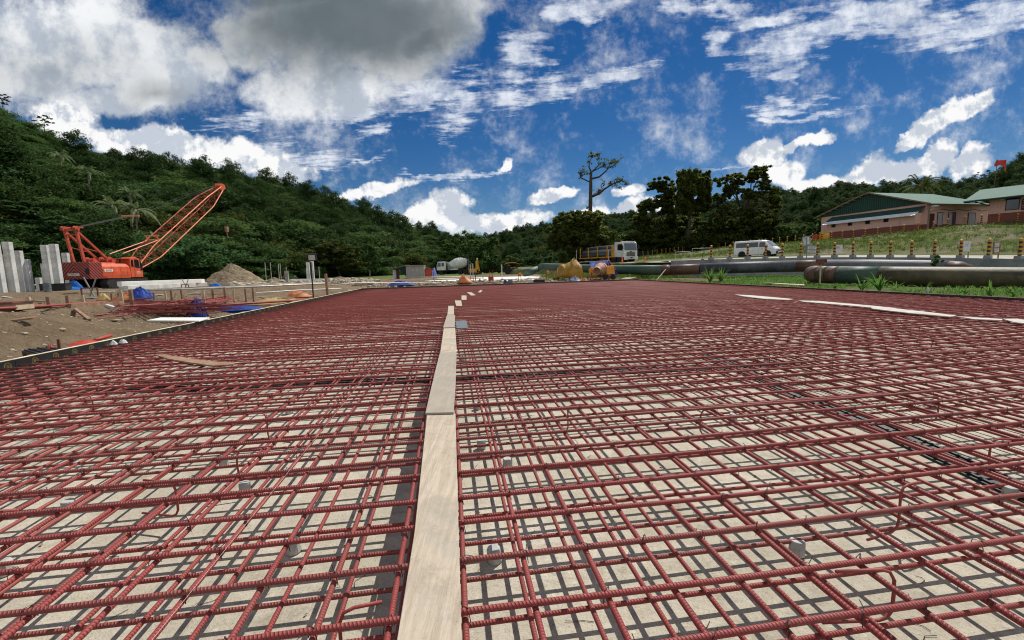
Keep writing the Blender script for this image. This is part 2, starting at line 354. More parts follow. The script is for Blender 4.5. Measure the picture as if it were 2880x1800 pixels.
M['wall'] = mat('salmon_wall', rough=.9, fn=f_wall)
M['roof'] = mat('green_roof_sheet', rough=.75, spec=.15, fn=f_corr((.095, .175, .140), .3))
M['roof_d'] = mat('dark_green_gable_shade', rough=.6, fn=f_corr((.018, .062, .046), .3, 1))
M['canopy'] = mat('white_corrugated', rough=.45, fn=f_corr((.72, .74, .73), .5, 1))
M['zinc'] = mat('zinc_sheet', rough=.6, fn=f_corr((.33, .315, .29), .25))
M['zinc_w'] = mat('pale_zinc_sheet', (.62, .64, .60), .55, var=.12, vscale=3)
M['maroon'] = mat('maroon_paint', (.07, .016, .018), .6, var=.3)
M['curtain'] = mat('pale_curtain', (.42, .43, .45), .9, var=.15, vscale=5)
M['blue'] = tarp_mat('blue_tarp', (.018, .045, .30), (.03, .11, .52))
M['blue_l'] = tarp_mat('light_blue_tarp', (.25, .38, .80), (.55, .66, .95))
M['blue_b'] = tarp_mat('bright_blue_tarp', (.01, .13, .56), (.03, .26, .72))
M['mustard'] = tarp_mat('mustard_tarp', (.36, .215, .030), (.56, .37, .075))
M['orange_t'] = tarp_mat('orange_tarp', (.62, .20, .07), (.80, .40, .20))
M['cream_t'] = tarp_mat('cream_tarp', (.60, .42, .14), (.70, .58, .33))
M['red_t'] = mat('red_sheet', (.40, .045, .03), .55, var=.25)
M['cloth'] = mat('laundry_cloth', rough=.9, fn=f_tarp((.05, .09, .2), (.66, .70, .74)))
M['windsock'] = mat('red_cloth', (.50, .045, .032), .8, var=.2)
M['net'] = mat('dark_netting', (.012, .018, .020), .9, var=.3)
M['sign'] = mat('faded_white_sign', (.50, .51, .50), .7, var=.22, vscale=5)
M['grey_m'] = mat('grey_metal', (.20, .205, .21), .55, var=.2)
M['skin'] = mat('skin', (.30, .16, .10), .6)
M['string'] = mat('white_string', (.75, .72, .66), .7)
M['bark'] = mat('bark', (.055, .040, .030), .95, var=.4, vscale=3, bump=.02, bscale=8)
M['bark_l'] = mat('pale_bark', (.17, .145, .115), .95, var=.35, vscale=3, bump=.02, bscale=8)
M['lf_forest'] = leaf_mat('forest_leaves', (.008, .025, .006), (.044, .080, .020), .26)
M['lf_bright'] = leaf_mat('bright_leaves', (.024, .060, .013), (.088, .145, .040), .32)
M['lf_fern'] = leaf_mat('feathery_leaves', (.018, .056, .016), (.075, .145, .050), .32)
M['lf_olive'] = leaf_mat('olive_leaves', (.018, .033, .007), (.078, .095, .020), .3)
M['lf_dark'] = leaf_mat('dark_tree_leaves', (.030, .052, .010), (.120, .140, .034), .52)
M['lf_palm'] = leaf_mat('palm_leaves', (.05, .085, .025), (.18, .22, .10), .25, .5)
M['grass'] = leaf_mat('grass_blades', (.040, .080, .012), (.13, .175, .04), .35)
M['weed'] = leaf_mat('weed_leaves', (.05, .13, .02), (.15, .27, .06), .35)

# ------------------------------------------------------------------ mesh helpers
def rotz(a): c, s = math.cos(a), math.sin(a); return np.array(((c, -s, 0), (s, c, 0), (0, 0, 1.)))
class MB:
    def __init__(s): s.v = []; s.f = []; s.mi = []; s.n = 0
    def add(s, V, F, mi=0):
        V = np.asarray(V, float).reshape(-1, 3); s.v.append(V)
        s.f += [tuple(int(i)+s.n for i in f) for f in F]; s.mi += [mi]*len(F); s.n += len(V); return s
    def box(s, c, d, R=None, mi=0, taper=1.):
        x, y, z = (q/2 for q in d)
        V = np.array([(-x, -y, -z), (x, -y, -z), (x, y, -z), (-x, y, -z), (-x*taper, -y*taper, z), (x*taper, -y*taper, z), (x*taper, y*taper, z), (-x*taper, y*taper, z)])
        if R is not None: V = V @ (rotz(R) if np.isscalar(R) else np.asarray(R)).T
        return s.add(V+np.asarray(c, float), [(0, 3, 2, 1), (4, 5, 6, 7), (0, 1, 5, 4), (1, 2, 6, 5), (2, 3, 7, 6), (3, 0, 4, 7)], mi)
    def beam(s, a, b, w, h=None, mi=0, up=(0, 0, 1)):
        a, b = Vector(a), Vector(b); d = b-a; L = d.length; d.normalize()
        u = Vector(up)
        if abs(d.dot(u)) > .99: u = Vector((0, 1, 0))
        x = d.cross(u).normalized(); z = x.cross(d)
        return s.box((a+b)/2, (w, L, h or w), np.array((x, d, z)).T, mi)
    def tube(s, pts, r, n=8, cap=True, mi=0):
        P = [Vector(p) for p in pts]; k = len(P); r = [r]*k if np.isscalar(r) else r
        V = []; ref = None
        for i in range(k):
            t = (P[min(i+1, k-1)]-P[max(i-1, 0)]).normalized()
            if ref is None:
                ref = Vector((0, 0, 1)) if abs(t.z) < .9 else Vector((1, 0, 0))
            x = t.cross(ref)
            if x.length < 1e-6: x = t.orthogonal()
            x.normalize(); y = x.cross(t).normalized(); ref = y
            for j in range(n):
                a = 2*math.pi*j/n; V.append(P[i]+(x*math.cos(a)+y*math.sin(a))*r[i])
        F = [(i*n+j, i*n+(j+1) % n, (i+1)*n+(j+1) % n, (i+1)*n+j) for i in range(k-1) for j in range(n)]
        if cap: F += [tuple(range(n-1, -1, -1)), tuple((k-1)*n+j for j in range(n))]
        return s.add(V, F, mi)
    def lathe(s, prof, n=20, c=(0, 0, 0), axis=(0, 0, 1), mi=0):
        q = Vector((0, 0, 1)).rotation_difference(Vector(axis)); c = Vector(c); V = []
        for r, z in prof:
            for j in range(n):
                a = 2*math.pi*j/n; V.append(q @ Vector((r*math.cos(a), r*math.sin(a), z))+c)
        k = len(prof)
        F = [(i*n+j, i*n+(j+1) % n, (i+1)*n+(j+1) % n, (i+1)*n+j) for i in range(k-1) for j in range(n)]
        F += [tuple(range(n-1, -1, -1)), tuple((k-1)*n+j for j in range(n))]
        return s.add(V, F, mi)
    def extr(s, poly, vec, mi=0):
        P = [Vector(p) for p in poly]; n = len(P); vec = Vector(vec)
        V = P+[p+vec for p in P]
        return s.add(V, [tuple(range(n-1, -1, -1)), tuple(range(n, 2*n))]+[(i, (i+1) % n, n+(i+1) % n, n+i) for i in range(n)], mi)
    def grid(s, G, mi=0, thick=0):
        G = np.asarray(G, float); a, b = G.shape[:2]
        F = [(i*b+j, i*b+j+1, (i+1)*b+j+1, (i+1)*b+j) for i in range(a-1) for j in range(b-1)]
        s.add(G.reshape(-1, 3), F, mi)
        return s
    def lump(s, c, r, seed=0, n=(8, 5), amp=.3, mi=0):
        c = np.asarray(c, float); r = np.ones(3)*r if np.isscalar(r) else np.asarray(r, float); V = []
        for i in range(n[1]+1):
            th = math.pi*i/n[1]
            for j in range(n[0]):
                ph = 2*math.pi*j/n[0]
                d = np.array((math.sin(th)*math.cos(ph), math.sin(th)*math.sin(ph), math.cos(th)))
                V.append(c+d*r*(1+amp*noise.noise(Vector(d*1.7)+Vector((seed*3.1, seed, 0)))))
        F = [(i*n[0]+j, i*n[0]+(j+1) % n[0], (i+1)*n[0]+(j+1) % n[0], (i+1)*n[0]+j) for i in range(n[1]) for j in range(n[0])]
        return s.add(V, F, mi)
    def build(s, name, mats, parent=None, origin=None, smooth=False, bevel=0, solid=0):
        V = np.concatenate(s.v) if s.v else np.zeros((0, 3))
        if origin is not None: V = V-np.asarray(origin, float)
        me = bpy.data.meshes.new(name); me.from_pydata(V.tolist(), [], s.f)
        mats = mats if isinstance(mats, (list, tuple)) else [mats]
        for m in mats: me.materials.append(M[m] if isinstance(m, str) else m)
        if len(mats) > 1: me.polygons.foreach_set('material_index', s.mi)
        if smooth: me.polygons.foreach_set('use_smooth', [True]*len(me.polygons))
        me.validate(); me.update()
        o = bpy.data.objects.new(name, me); COL.objects.link(o)
        if parent is not None: o.parent = parent
        elif origin is not None: o.location = origin
        if solid:
            md = o.modifiers.new('thickness', 'SOLIDIFY'); md.thickness = solid; md.offset = 0
        if bevel:
            md = o.modifiers.new('bevel', 'BEVEL'); md.width = bevel; md.segments = 2; md.limit_method = 'ANGLE'; md.angle_limit = R_(35)
        return o
def tag(o, label, cat, group=None, kind=None):
    if label: o['label'] = label
    if cat: o['category'] = cat
    if group: o['group'] = group
    if kind: o['kind'] = kind
    return o
def thing(name, label, cat, loc=(0, 0, 0), rz=0, group=None):
    o = bpy.data.objects.new(name, None); COL.objects.link(o); o.empty_display_size = .2
    o.location = loc; o.rotation_euler = (0, 0, rz)
    return tag(o, label, cat, group)
def struct(o, kind='structure'): o['kind'] = kind; return o
def copy_tree(o, parent=None):
    c = o.copy(); COL.objects.link(c)
    if parent is not None: c.parent = parent
    for ch in list(o.children): copy_tree(ch, c)
    return c
ORD = 'zeroth first second third fourth fifth sixth seventh eighth ninth tenth eleventh twelfth thirteenth fourteenth fifteenth sixteenth seventeenth eighteenth nineteenth twentieth'.split()
def ordi(i): return ORD[i] if i <= 20 else ({2: 'twenty', 3: 'thirty', 4: 'forty'}[i//10]+'-'+ORD[i % 10] if i % 10 else {3: 'thirtieth', 4: 'fortieth'}[i//10])
def np_mesh(name, V, nside, material, parent=None, kind=None, smooth=False):
    n = len(V); nf = n//nside; me = bpy.data.meshes.new(name)
    me.vertices.add(n); me.vertices.foreach_set('co', np.asarray(V, np.float32).ravel())
    me.loops.add(n); me.loops.foreach_set('vertex_index', np.arange(n, dtype=np.int32))
    me.polygons.add(nf); me.polygons.foreach_set('loop_start', np.arange(0, n, nside, dtype=np.int32))
    try: me.polygons.foreach_set('loop_total', np.full(nf, nside, np.int32))
    except Exception: pass
    me.materials.append(material); me.update(calc_edges=True)
    o = bpy.data.objects.new(name, me)
    return o
def link(o, parent=None):
    COL.objects.link(o)
    if parent is not None: o.parent = parent
    return o
def text(s, size, parent, loc, rot, m, name='lettering', ext=.004):
    c = bpy.data.curves.new(name, 'FONT'); c.body = s; c.size = size; c.extrude = ext; c.align_x = 'CENTER'; c.align_y = 'CENTER'
    c.materials.append(M[m]); t = bpy.data.objects.new(name, c); COL.objects.link(t); bpy.context.view_layer.update()
    me = bpy.data.meshes.new_from_object(t.evaluated_get(bpy.context.evaluated_depsgraph_get())); bpy.data.objects.remove(t); o = bpy.data.objects.new(name, me); COL.objects.link(o); o.parent = parent
    o.location = loc; o.rotation_euler = rot
    return o
# value noise on arrays
_T = np.random.default_rng(3).random((256, 256))
def vn(x, y, f):
    x = np.asarray(x)*f+1000; y = np.asarray(y)*f+1000; i = np.floor(x).astype(int); j = np.floor(y).astype(int)
    a, b = x-i, y-j; a = a*a*(3-2*a); b = b*b*(3-2*b)
    g = lambda p, q: _T[p % 256, q % 256]
    return (g(i, j)*(1-a)+g(i+1, j)*a)*(1-b)+(g(i, j+1)*(1-a)+g(i+1, j+1)*a)*b-.5
def fbm(x, y, f, o=4): return sum(vn(x+17*k, y-9*k, f*2**k)/2**k for k in range(o))

# ------------------------------------------------------------------ mat frame (u across, v along)
YAW = -.135
CC, SS = math.cos(YAW), math.sin(YAW)
def uv(u, v, z=0.): return Vector((CC*u+SS*v, -SS*u+CC*v, z))
def to_uv(p): return (CC*p[0]-SS*p[1], SS*p[0]+CC*p[1])
S, U0, U1, V1 = .25, -6.0, 13.65, 31.0
V0 = .63
MATROT = -YAW

# ------------------------------------------------------------------ ground
def smooth(a, b, x): t = np.clip((x-a)/(b-a), 0, 1); return t*t*(3-2*t)
def ground_z(X, Y):
    X, Y = np.asarray(X, float), np.asarray(Y, float)
    u = CC*X-SS*Y; v = SS*X+CC*Y
    dl = U0-.12-u; db = v-V1-.12; dr = u-U1-.12; df = -v-3
    n = fbm(X, Y, .23, 5)
    wide = smooth(10.5, 14, v)
    zl = -.28+(.66+.16*n)*smooth(.5, 3.6+3.4*wide, dl) - .10*wide*smooth(3., 7, dl)
    zl = zl+.20*n*smooth(1, 4, dl)+(.16*fbm(X, Y, .9, 4)+.05*fbm(X, Y, 3.1, 2))*smooth(.4, 1.4, dl)*smooth(60, 30, Y)
    zb = -.26+.42*smooth(.3, 2.6, db)+.12*n*smooth(.3, 3, db)
    zr = -.04+.10*n*smooth(.2, 2, dr)-.08*smooth(2, 6, dr)*smooth(22, 12, Y)
    z = np.full(X.shape, -.42)
    z = np.where(dl > 0, zl, z)
    z = np.where((db > 0) & (dl <= 0), zb, z)
    z = np.where((db > 0) & (dl > 0), np.minimum(zl, zb+.2*smooth(0, 5, dl)), z)
    z = np.where((dr > 0) & (db <= 0), zr, z)
    z = np.where((dr > 0) & (db > 0), zb+(zr-zb)*smooth(0, 4, dr), z)
    z = np.where((df > 0) & (dl <= 0) & (dr <= 0), -.3+.2*smooth(0, 3, df), z)
    far = smooth(36, 48, Y)
    z = z*(1-far)+(.12+.25*n)*far*1.0
    return z
def gpz(x, Y):
    p = gz(x, Y, 0); p.z = float(ground_z(p.x, p.y)); return p
def build_ground():
    def axis(a, b, fine0, fine1, step, grow):
        q = [fine0]
        while q[-1] < fine1: q.append(q[-1]+step)
        s = step
        while q[-1] < b: s *= grow; q.append(q[-1]+s)
        s = step; lo = [fine0]
        while lo[-1] > a: s *= grow; lo.append(lo[-1]-s)
        return np.array(lo[:0:-1]+q)
    xs = axis(-1500, 1500, -22, 30, .16, 1.06); ys = axis(-300, 2500, 2, 48, .16, 1.05)
    gx, gy = np.meshgrid(xs, ys); z = ground_z(gx, gy)
    mb = MB(); mb.grid(np.stack([gx, gy, z], -1))
    struct(mb.build('ground', 'dirt', smooth=True))
build_ground()
mb = MB()
a = [uv(U0-.1, -3, -.30), uv(U1+.1, -3, -.30), uv(U1+.1, V1+.1, -.30), uv(U0-.1, V1+.1, -.30)]
mb.extr([p-Vector((0, 0, .1)) for p in a], (0, 0, .1)); struct(mb.build('blinding_slab', 'lean'))
# black water-bar strips lying on the blinding
def strip(name, lab, px, w):
    P = [gp(x, y, -.296) for x, y in px]; mb = MB()
    for a, b in zip(P, P[1:]):
        d = (b-a).normalized(); n = Vector((-d.y, d.x, 0))*w/2
        mb.extr([a-n, b-n, b+n, a+n], (0, 0, .012))
        for k in (-.38, 0, .38):
            mb.beam(a+n*2*k+Vector((0, 0, .016)), b+n*2*k+Vector((0, 0, .016)), .018, .016)
    tag(mb.build(name, 'strip', origin=P[0]), lab, 'waterstop strip')
strip('waterstop_strip', 'black rubber strip lying on the concrete and crossing under the walkway planks', [(0, 1108), (560, 1094), (1150, 1072), (1750, 1046), (2250, 1022)], .26)
strip('waterstop_strip', 'black rubber strip on the concrete running away at the right side of the mat', [(3050, 1466), (2750, 1330), (2440, 1190), (2220, 1100), (2060, 1030), (1990, 1000)], .24)

# ------------------------------------------------------------------ rebar mat
def bar_pts(p0, p1, z, step=.9, amp=.006, sd=0, lat=.008):
    n = max(2, int((p1-p0).length/step)); d = (p1-p0); nrm = Vector((-d.y, d.x, 0)).normalized(); out = []
    ph = random.random()*9
    for i in range(n+1):
        t = i/n; q = p0+d*t
        out.append(Vector((q.x, q.y, z+amp*math.sin(ph+i*1.1)))+nrm*lat*noise.noise(Vector((i*.35, sd*3.7, ph))))
    return out
mat_root = thing('rebar_mat', 'double layer mat of red primed steel bars tied in a grid over concrete', 'rebar mat', uv(3.8, 10, 0))
RB = .0112
def mat_local(p): return Vector(p)-Vector(mat_root.location)
bars_far = MB(); n_parts = 0
def bar(p0, p1, z, near, r=RB, name='bar'):
    """near bars are parts of their own (x runs along the bar); the rest join one mesh"""
    global n_parts
    if near and n_parts < 99:
        d = p1-p0; L = d.length; ang = math.atan2(d.y, d.x)
        n = max(4, int(L/.5)); sd = random.random()*50
        P = [Vector((L*i/n, .012*noise.noise(Vector((i*.22, sd, 0))), .004*math.sin(i*1.1+sd))) for i in range(n+1)]
        mb = MB(); mb.tube(P, r, 12)
        o = mb.build(name, 'rebar_ribbed', mat_root, smooth=True)
        o.location = mat_local(Vector((p0.x, p0.y, z))); o.rotation_euler = (0, 0, ang); n_parts += 1
    else:
        bars_far.tube(bar_pts(p0, p1, z, 1.2), r, 6)
v_top = []; v = 1.124-2*S
while v < V1-.1: v_top.append(v+random.uniform(-.012, .012)); v += S
u_top = []; k = math.ceil((U0+.08)/S)
while k*S < U1-.08: u_top.append(k*S+random.uniform(-.012, .012)); k += 1
ZC, ZL, ZBL, ZBC = 0., -.025, -.205, -.230
for i, v in enumerate(v_top):
    bar(uv(U0+.05, v), uv(U1-.05, v+random.uniform(-.02, .02)), ZC, i < 36)
for u in sorted(u_top, key=lambda q: abs(q-.3)):
    bar(uv(u, -1.6), uv(u+random.uniform(-.02, .02), V1-.06), ZL, abs(u-.3) < 3.6)
for i, v in enumerate(v_top):
    bar(uv(U0+.05, v-.05+random.uniform(-.02, .02)), uv(U1-.05, v-.05+random.uniform(-.02, .02)), ZBC, i < 17, .0105)
for u in sorted(u_top, key=lambda q: abs(q-.3)):
    du = random.uniform(-.014, .014)
    bar(uv(u+du, -1.6), uv(u+du, V1-.06), ZBL, abs(u-.3) < 2.1, .0105)
# lapped bars lying beside the others
for vv, ua, ub in ((1.63, 2.9, 4.6), (3.13, 1.2, 3.6), (2.38, -4, -2.2), (5.4, -3, 0), (6.9, 2, 5), (4.4, 5, 8), (8.4, -5, -1), (11, 4, 8)):
    i = min(range(len(v_top)), key=lambda q: abs(v_top[q]-vv))
    bars_far.tube(bar_pts(uv(ua, v_top[i]+.027), uv(ub, v_top[i]+.027), .002), RB, 8)
o = bars_far.build('bars', 'rebar', mat_root, origin=mat_root.location, smooth=True); o['kind'] = 'stuff'
# bent support chairs between the two layers
ch_spots = [(2.15, 1.78, 1), (1.55, 1.3, 0), (3.3, 2.2, 1), (-.42, 1.42, 1), (-1.6, 2.6, 0), (3.05, 1.62, 0), (-2.6, 1.6, 0), (1.9, 3.1, 1), (3.9, 3.0, 0), (.9, 3.4, 1)]
for q in range(72):
    ch_spots.append((random.uniform(-5.5, 12), random.uniform(2.6, 13.5), q % 2))
for k, (u, v, s) in enumerate(ch_spots):
    mb = MB(); a = random.uniform(-.4, .4)+(math.pi if s else 0); w = .17
    P = [(-.20, -.004), (-.03, -.002), (0, -.012), (.018, -.045), (.02, -.10), (.018, -.165), (0, -.195), (-.03, -.205), (-.24, -.207)] if k % 3 else \
        [(-.14, .012), (-.05, .016), (-.015, .006), (0, -.03), (.0, -.165), (.012, -.2), (.05, -.214), (.22, -.214)]
    o = uv(u, v); mb.tube([o+Vector((x*math.cos(a), x*math.sin(a), z-.004)) for x, z in P], .0062, 8)
    mb.build('support_chair', 'rebar', mat_root, origin=mat_root.location, smooth=True)
# tie wires
mb = MB()
for v in v_top[:26]:
    for u in u_top:
        if abs(u) > 1.2+v*1.15 or random.random() < .12: continue
        c = uv(u, v, -.012); a = random.choice((.78, -.78))+MATROT+random.uniform(-.2, .2)
        d = Vector((math.cos(a), math.sin(a), 0)); h = .022
        mb.tube([c-d*.021+Vector((0, 0, -.02)), c-d*.012+Vector((0, 0, .026)), c+d*.012+Vector((0, 0, .028)), c+d*.022+Vector((0, 0, -.02))], .0017, 4)
        e = Vector((random.uniform(-.03, .03), random.uniform(-.03, .03), random.uniform(-.02, .03)))
        mb.tube([c+d*.012+Vector((0, 0, .027)), c+d*.02+Vector((0, 0, .02))+e], .0016, 4)
o = mb.build('tie_wires', 'wire', mat_root, origin=mat_root.location); o['kind'] = 'stuff'
mb = MB()
for q in range(170):
    c = uv(random.uniform(-4, 6), random.uniform(.8, 7), -.297); a = random.random()*6.28; pts = [c]
    for k in range(3): a += random.uniform(-1.2, 1.2); pts.append(pts[-1]+Vector((math.cos(a), math.sin(a), random.uniform(-.02, .06)))*random.uniform(.015, .05))
    mb.tube(pts, .0014, 4)
struct(mb.build('wire_scraps', 'wire'), 'stuff')
mb = MB()
for q in range(90):
    c = uv(random.uniform(-4, 6), random.uniform(.8, 7), -.294); a = random.random()*6.28; d = Vector((math.cos(a), math.sin(a), .1))*random.uniform(.008, .02); e = Vector((-d.y, d.x, .004))*.5
    mb.add([c-d, c-e+Vector((0, 0, .004)), c+d, c+e+Vector((0, 0, .006))], [(0, 1, 2, 3)])
struct(mb.build('dry_leaves', 'timber'), 'stuff')
# mortar spacers under the lower layer
def spacer(p, lab, grp):
    mb = MB(); mb.lathe([(.032, 0), (.036, .004), (.034, .066), (.031, .072)], 14)
    o = mb.build('spacer_block', 'spacer', smooth=False, origin=(0, 0, 0)); o.location = p; o.rotation_euler = (random.uniform(-.08, .08), random.uniform(-.08, .08), 0)
    return tag(o, lab, 'spacer block', grp)
G = 'mortar spacer blocks under the bars'
sp = [((827, 1553), 'short grey mortar cylinder under the bars left of the nearest plank'), ((1392, 1578), 'short grey mortar cylinder right beside the nearest plank edge'),
      ((2240, 1560), 'pale grey mortar cylinder under the near right bars'), ((1428, 1316), 'grey mortar cylinder under the bars a step right of the plank'),
      ((15, 1615), 'grey mortar cylinder under the bars in the lower left corner'), ((690, 1385), 'grey mortar cylinder half hidden under the left bars'),
      ((195, 1438), 'grey mortar cylinder below a crossing near the left edge'), ((2840, 1400), 'grey mortar cylinder beside the black strip at the right edge')]
for (x, y), l in sp: spacer(gp(x, y, -.298), l, G)
for i in range(5):
    for j in range(5):
        spacer(uv(-3.9+2.1*i+random.uniform(-.2, .2), 3.4+1.2*j+random.uniform(-.2, .2), -.298), 'small grey mortar cylinder standing under the bars further out', G)

# ------------------------------------------------------------------ planks on the mat
def slab_px(name, px, z, th, material, label, cat, group=None, sag=0., bevel=.003):
    P = [gp(x, y, z) for x, y in px]; c = sum(P, Vector())/len(P)
    mb = MB(); mb.extr([p-Vector((0, 0, th)) for p in P], (0, 0, th))
    o = mb.build(name, material, origin=c, bevel=bevel); return tag(o, label, cat, group)
GP = 'plywood walkway planks along the mat'
slab_px('walkway_plank', [(1108, 1850), (1300, 1850), (1290, 1500), (1281, 1163), (1201, 1163), (1165, 1500)], .030, .017, 'ply', 'nearest walkway plank, long pale plywood reaching the bottom of the picture', 'plank', GP)
slab_px('walkway_plank', [(1196, 1161), (1276, 1159), (1281, 1085), (1284, 990), (1237, 992), (1222, 1050)], .048, .017, 'ply_grey', 'stained walkway plank whose end overlaps the nearest plank', 'plank', GP)
slab_px('walkway_plank', [(1238, 992), (1285, 990), (1280, 922), (1248, 923)], .032, .016, 'ply', 'wavy edged walkway plank just before the dark sheet', 'plank', GP)
slab_px('walkway_plank', [(1246, 921), (1279, 920), (1280, 886), (1257, 886)], .047, .016, 'ply_grey', 'walkway plank lying level with the dark grey sheet', 'plank', GP)
slab_px('walkway_plank', [(1258, 885), (1277, 885), (1277, 860), (1261, 860)], .032, .016, 'ply', 'last plank of the unbroken walkway row', 'plank', GP)
slab_px('plywood_piece', [(1283, 860), (1300, 860), (1297, 845), (1279, 845)], .030, .016, 'ply', 'loose square of plywood nearest the end of the walkway', 'plywood piece', 'loose plywood pieces on the far mat')
slab_px('plywood_piece', [(1298, 843), (1312, 843), (1312, 831), (1298, 831)], .030, .016, 'ply', 'second loose plywood square beyond the walkway', 'plywood piece', 'loose plywood pieces on the far mat')
slab_px('plywood_piece', [(1325, 831), (1338, 830), (1326, 822), (1313, 822)], .030, .016, 'ply', 'slanted loose plywood strip on the far mat', 'plywood piece', 'loose plywood pieces on the far mat')
slab_px('plywood_piece', [(1344, 822), (1352, 822), (1357, 816), (1350, 816)], .030, .016, 'ply', 'farthest and smallest loose plywood piece', 'plywood piece', 'loose plywood pieces on the far mat')
slab_px('grey_sheet', [(1284, 923), (1316, 922), (1311, 901), (1281, 902)], .032, .012, 'greyboard', 'dark grey square sheet lying beside the walkway planks', 'sheet')
slab_px('board', [(433, 996), (470, 998), (520, 1005), (600, 1016), (662, 1019), (655, 1024), (600, 1028), (540, 1020), (470, 1008)], .036, .02, 'timber', 'splintered brown timber board lying on the left bars', 'board')
GS = 'thin grey planks laid in line at the right'
slab_px('thin_plank', [(2067, 828), (2110, 830), (2190, 837), (2232, 841), (2215, 843), (2150, 840), (2090, 833)], .034, .018, 'plank_grey', 'curved far end plank of the thin grey line', 'plank', GS)
slab_px('thin_plank', [(2245, 845), (2300, 846), (2450, 859), (2520, 866), (2500, 869), (2380, 858), (2260, 848)], .034, .018, 'plank_grey', 'white sunlit plank second from the far end of the thin grey line', 'plank', GS)
slab_px('thin_plank', [(2447, 863), (2480, 863), (2600, 876), (2690, 887), (2672, 890), (2560, 880), (2455, 868)], .050, .018, 'plank_grey', 'grey plank in the middle of the thin line with a ragged front end', 'plank', GS)
slab_px('thin_plank', [(2690, 889), (2740, 892), (2820, 897), (2818, 900), (2740, 897)], .034, .018, 'plank_grey', 'narrow weathered plank near the right end of the thin line', 'plank', GS)
slab_px('thin_plank', [(2820, 896), (2860, 896), (3020, 918), (3010, 926), (2850, 905)], .040, .018, 'plank_grey', 'pale plank cut off by the right edge of the photo', 'plank', GS)
mb = MB(); mb.tube([uv(-.97, .3, .02), uv(-.95, 6, .022), uv(-.93, 14, .02), uv(-.9, 24, .02)], .00045, 4)
tag(mb.build('string_line', 'string', origin=uv(-.7, 3)), 'thin white string line stretched along the mat left of the planks', 'string line')

# ------------------------------------------------------------------ formwork
def form(p, q, i, side, lab, top=.075, black=False):
    d = (q-p); L = d.length; ang = math.atan2(d.y, d.x)-math.pi/2
    r = thing('form_board', lab, 'form board', (p.x, p.y, 0), ang, 'formwork boards round the mat')
    j = random.uniform(-.012, .012)
    mb = MB(); mb.box((0, L/2, (top-.34)/2), (.018, L-.006, top+.34)); mb.build('film_panel', 'film' if not black else 'black_board', r)
    mb = MB(); mb.box((-.037*side, L/2, top-.022), (.052, L-.01, .055)); mb.build('top_rail', 'edge' if not black else 'timber', r, bevel=.003)
    for y in (.35, L/2, L-.35):
        mb = MB(); mb.box((-.09*side, y, -.12), (.05, .05, .42)); mb.build('stake', 'timber', r)
    r.rotation_euler[1] = j
    return r
v = -2.9; i = 0
while v < V1:
    w = min(2.44, V1-v); i += 1
    form(uv(U0, v), uv(U0, v+w), i, 1, f'stamped black form board with pale top edge, {ordi(i)} along the left side', .085); v += w
v = -2.9; i = 0
while v < V1:
    w = min(2.44, V1-v); i += 1
    form(uv(U1, v), uv(U1, v+w), i, -1, f'plain dark form board, {ordi(i)} along the right side beside the weeds', .065, True); v += w
u = U0; i = 0
while u < U1-.05:
    w = min(2.44, U1-u); i += 1
    form(uv(u+w, V1), uv(u, V1), i, -1, f'dark form board at the far end, {ordi(i)} from the left corner', .09, True); u += w

# ------------------------------------------------------------------ hills and forest
def yh(x): return 757-.0291*(x-1440)
def hill(name, cols, z0, under=7., jag=3.):
    c = np.array(cols, float); xs = np.linspace(c[0, 0], c[-1, 0], 170)
    Y0, Y1, py = (np.interp(xs, c[:, 0], c[:, k]) for k in (1, 2, 3))
    a = (xs-1440)/FPX; H = np.array([pt(x, y, Y).z for x, y, Y in zip(xs, py, Y1)])-under
    T = np.concatenate([np.linspace(-.12, 0, 4)[:-1], np.linspace(0, 1, 46), np.linspace(1.03, 1.6, 12)])
    Y = Y0[:, None]+(Y1-Y0)[:, None]*T[None]; X = a[:, None]*Y
    up = np.clip(T, 0, 1)**.82; down = np.where(T > 1, 1-.55*(T-1)/.6, 1.)
    Z = z0+(H-z0)[:, None]*(up*down)[None]
    Z = Z+fbm(X, Y, .018, 4)*jag*2.2*np.clip(T*2, 0, 1)*np.clip((1.25-T)*2, .0, 1)+np.where(T < 0, T*12, 0)[None]
    mb = MB(); mb.grid(np.stack([X, Y, Z], -1)); o = mb.build(name, 'hill', smooth=True); struct(o)
    return dict(xs=xs, X=X, Y=Y, Z=Z, T=T)
LEFT = [(-700,95,300,-40),(-350,80,310,110),(0,74,320,272),(130,75,340,347),(260,77,355,424),(400,80,375,466),(560,88,400,492),(640,92,420,510),(720,97,435,525),(850,112,480,548),(950,124,520,580),
        (1040,137,560,608),(1140,162,640,648),(1250,200,760,668),(1330,250,860,690),(1420,300,900,735)]
RIGHT = [(1180,420,1300,700),(1300,330,1200,690),(1380,320,1100,672),(1440,310,1050,655),(1520,300,1000,640),(1600,300,950,627),(1690,300,900,612),(1780,290,880,606),(1850,280,860,606),(1950,270,840,598),(2050,240,820,575),
         (2180,200,780,548),(2300,190,740,541),(2400,185,720,527),(2470,180,700,532),(2580,170,640,535),(2700,165,560,524),(2760,155,480,512),(2800,145,420,500),(2880,135,380,480),(3100,115,320,430),(3500,90,260,330)]
hl = hill('hill', LEFT, .2, 4.0); hr = hill('hill', RIGHT, 1.5, 5.0, 4.)
struct(hl and bpy.data.objects['hill'])

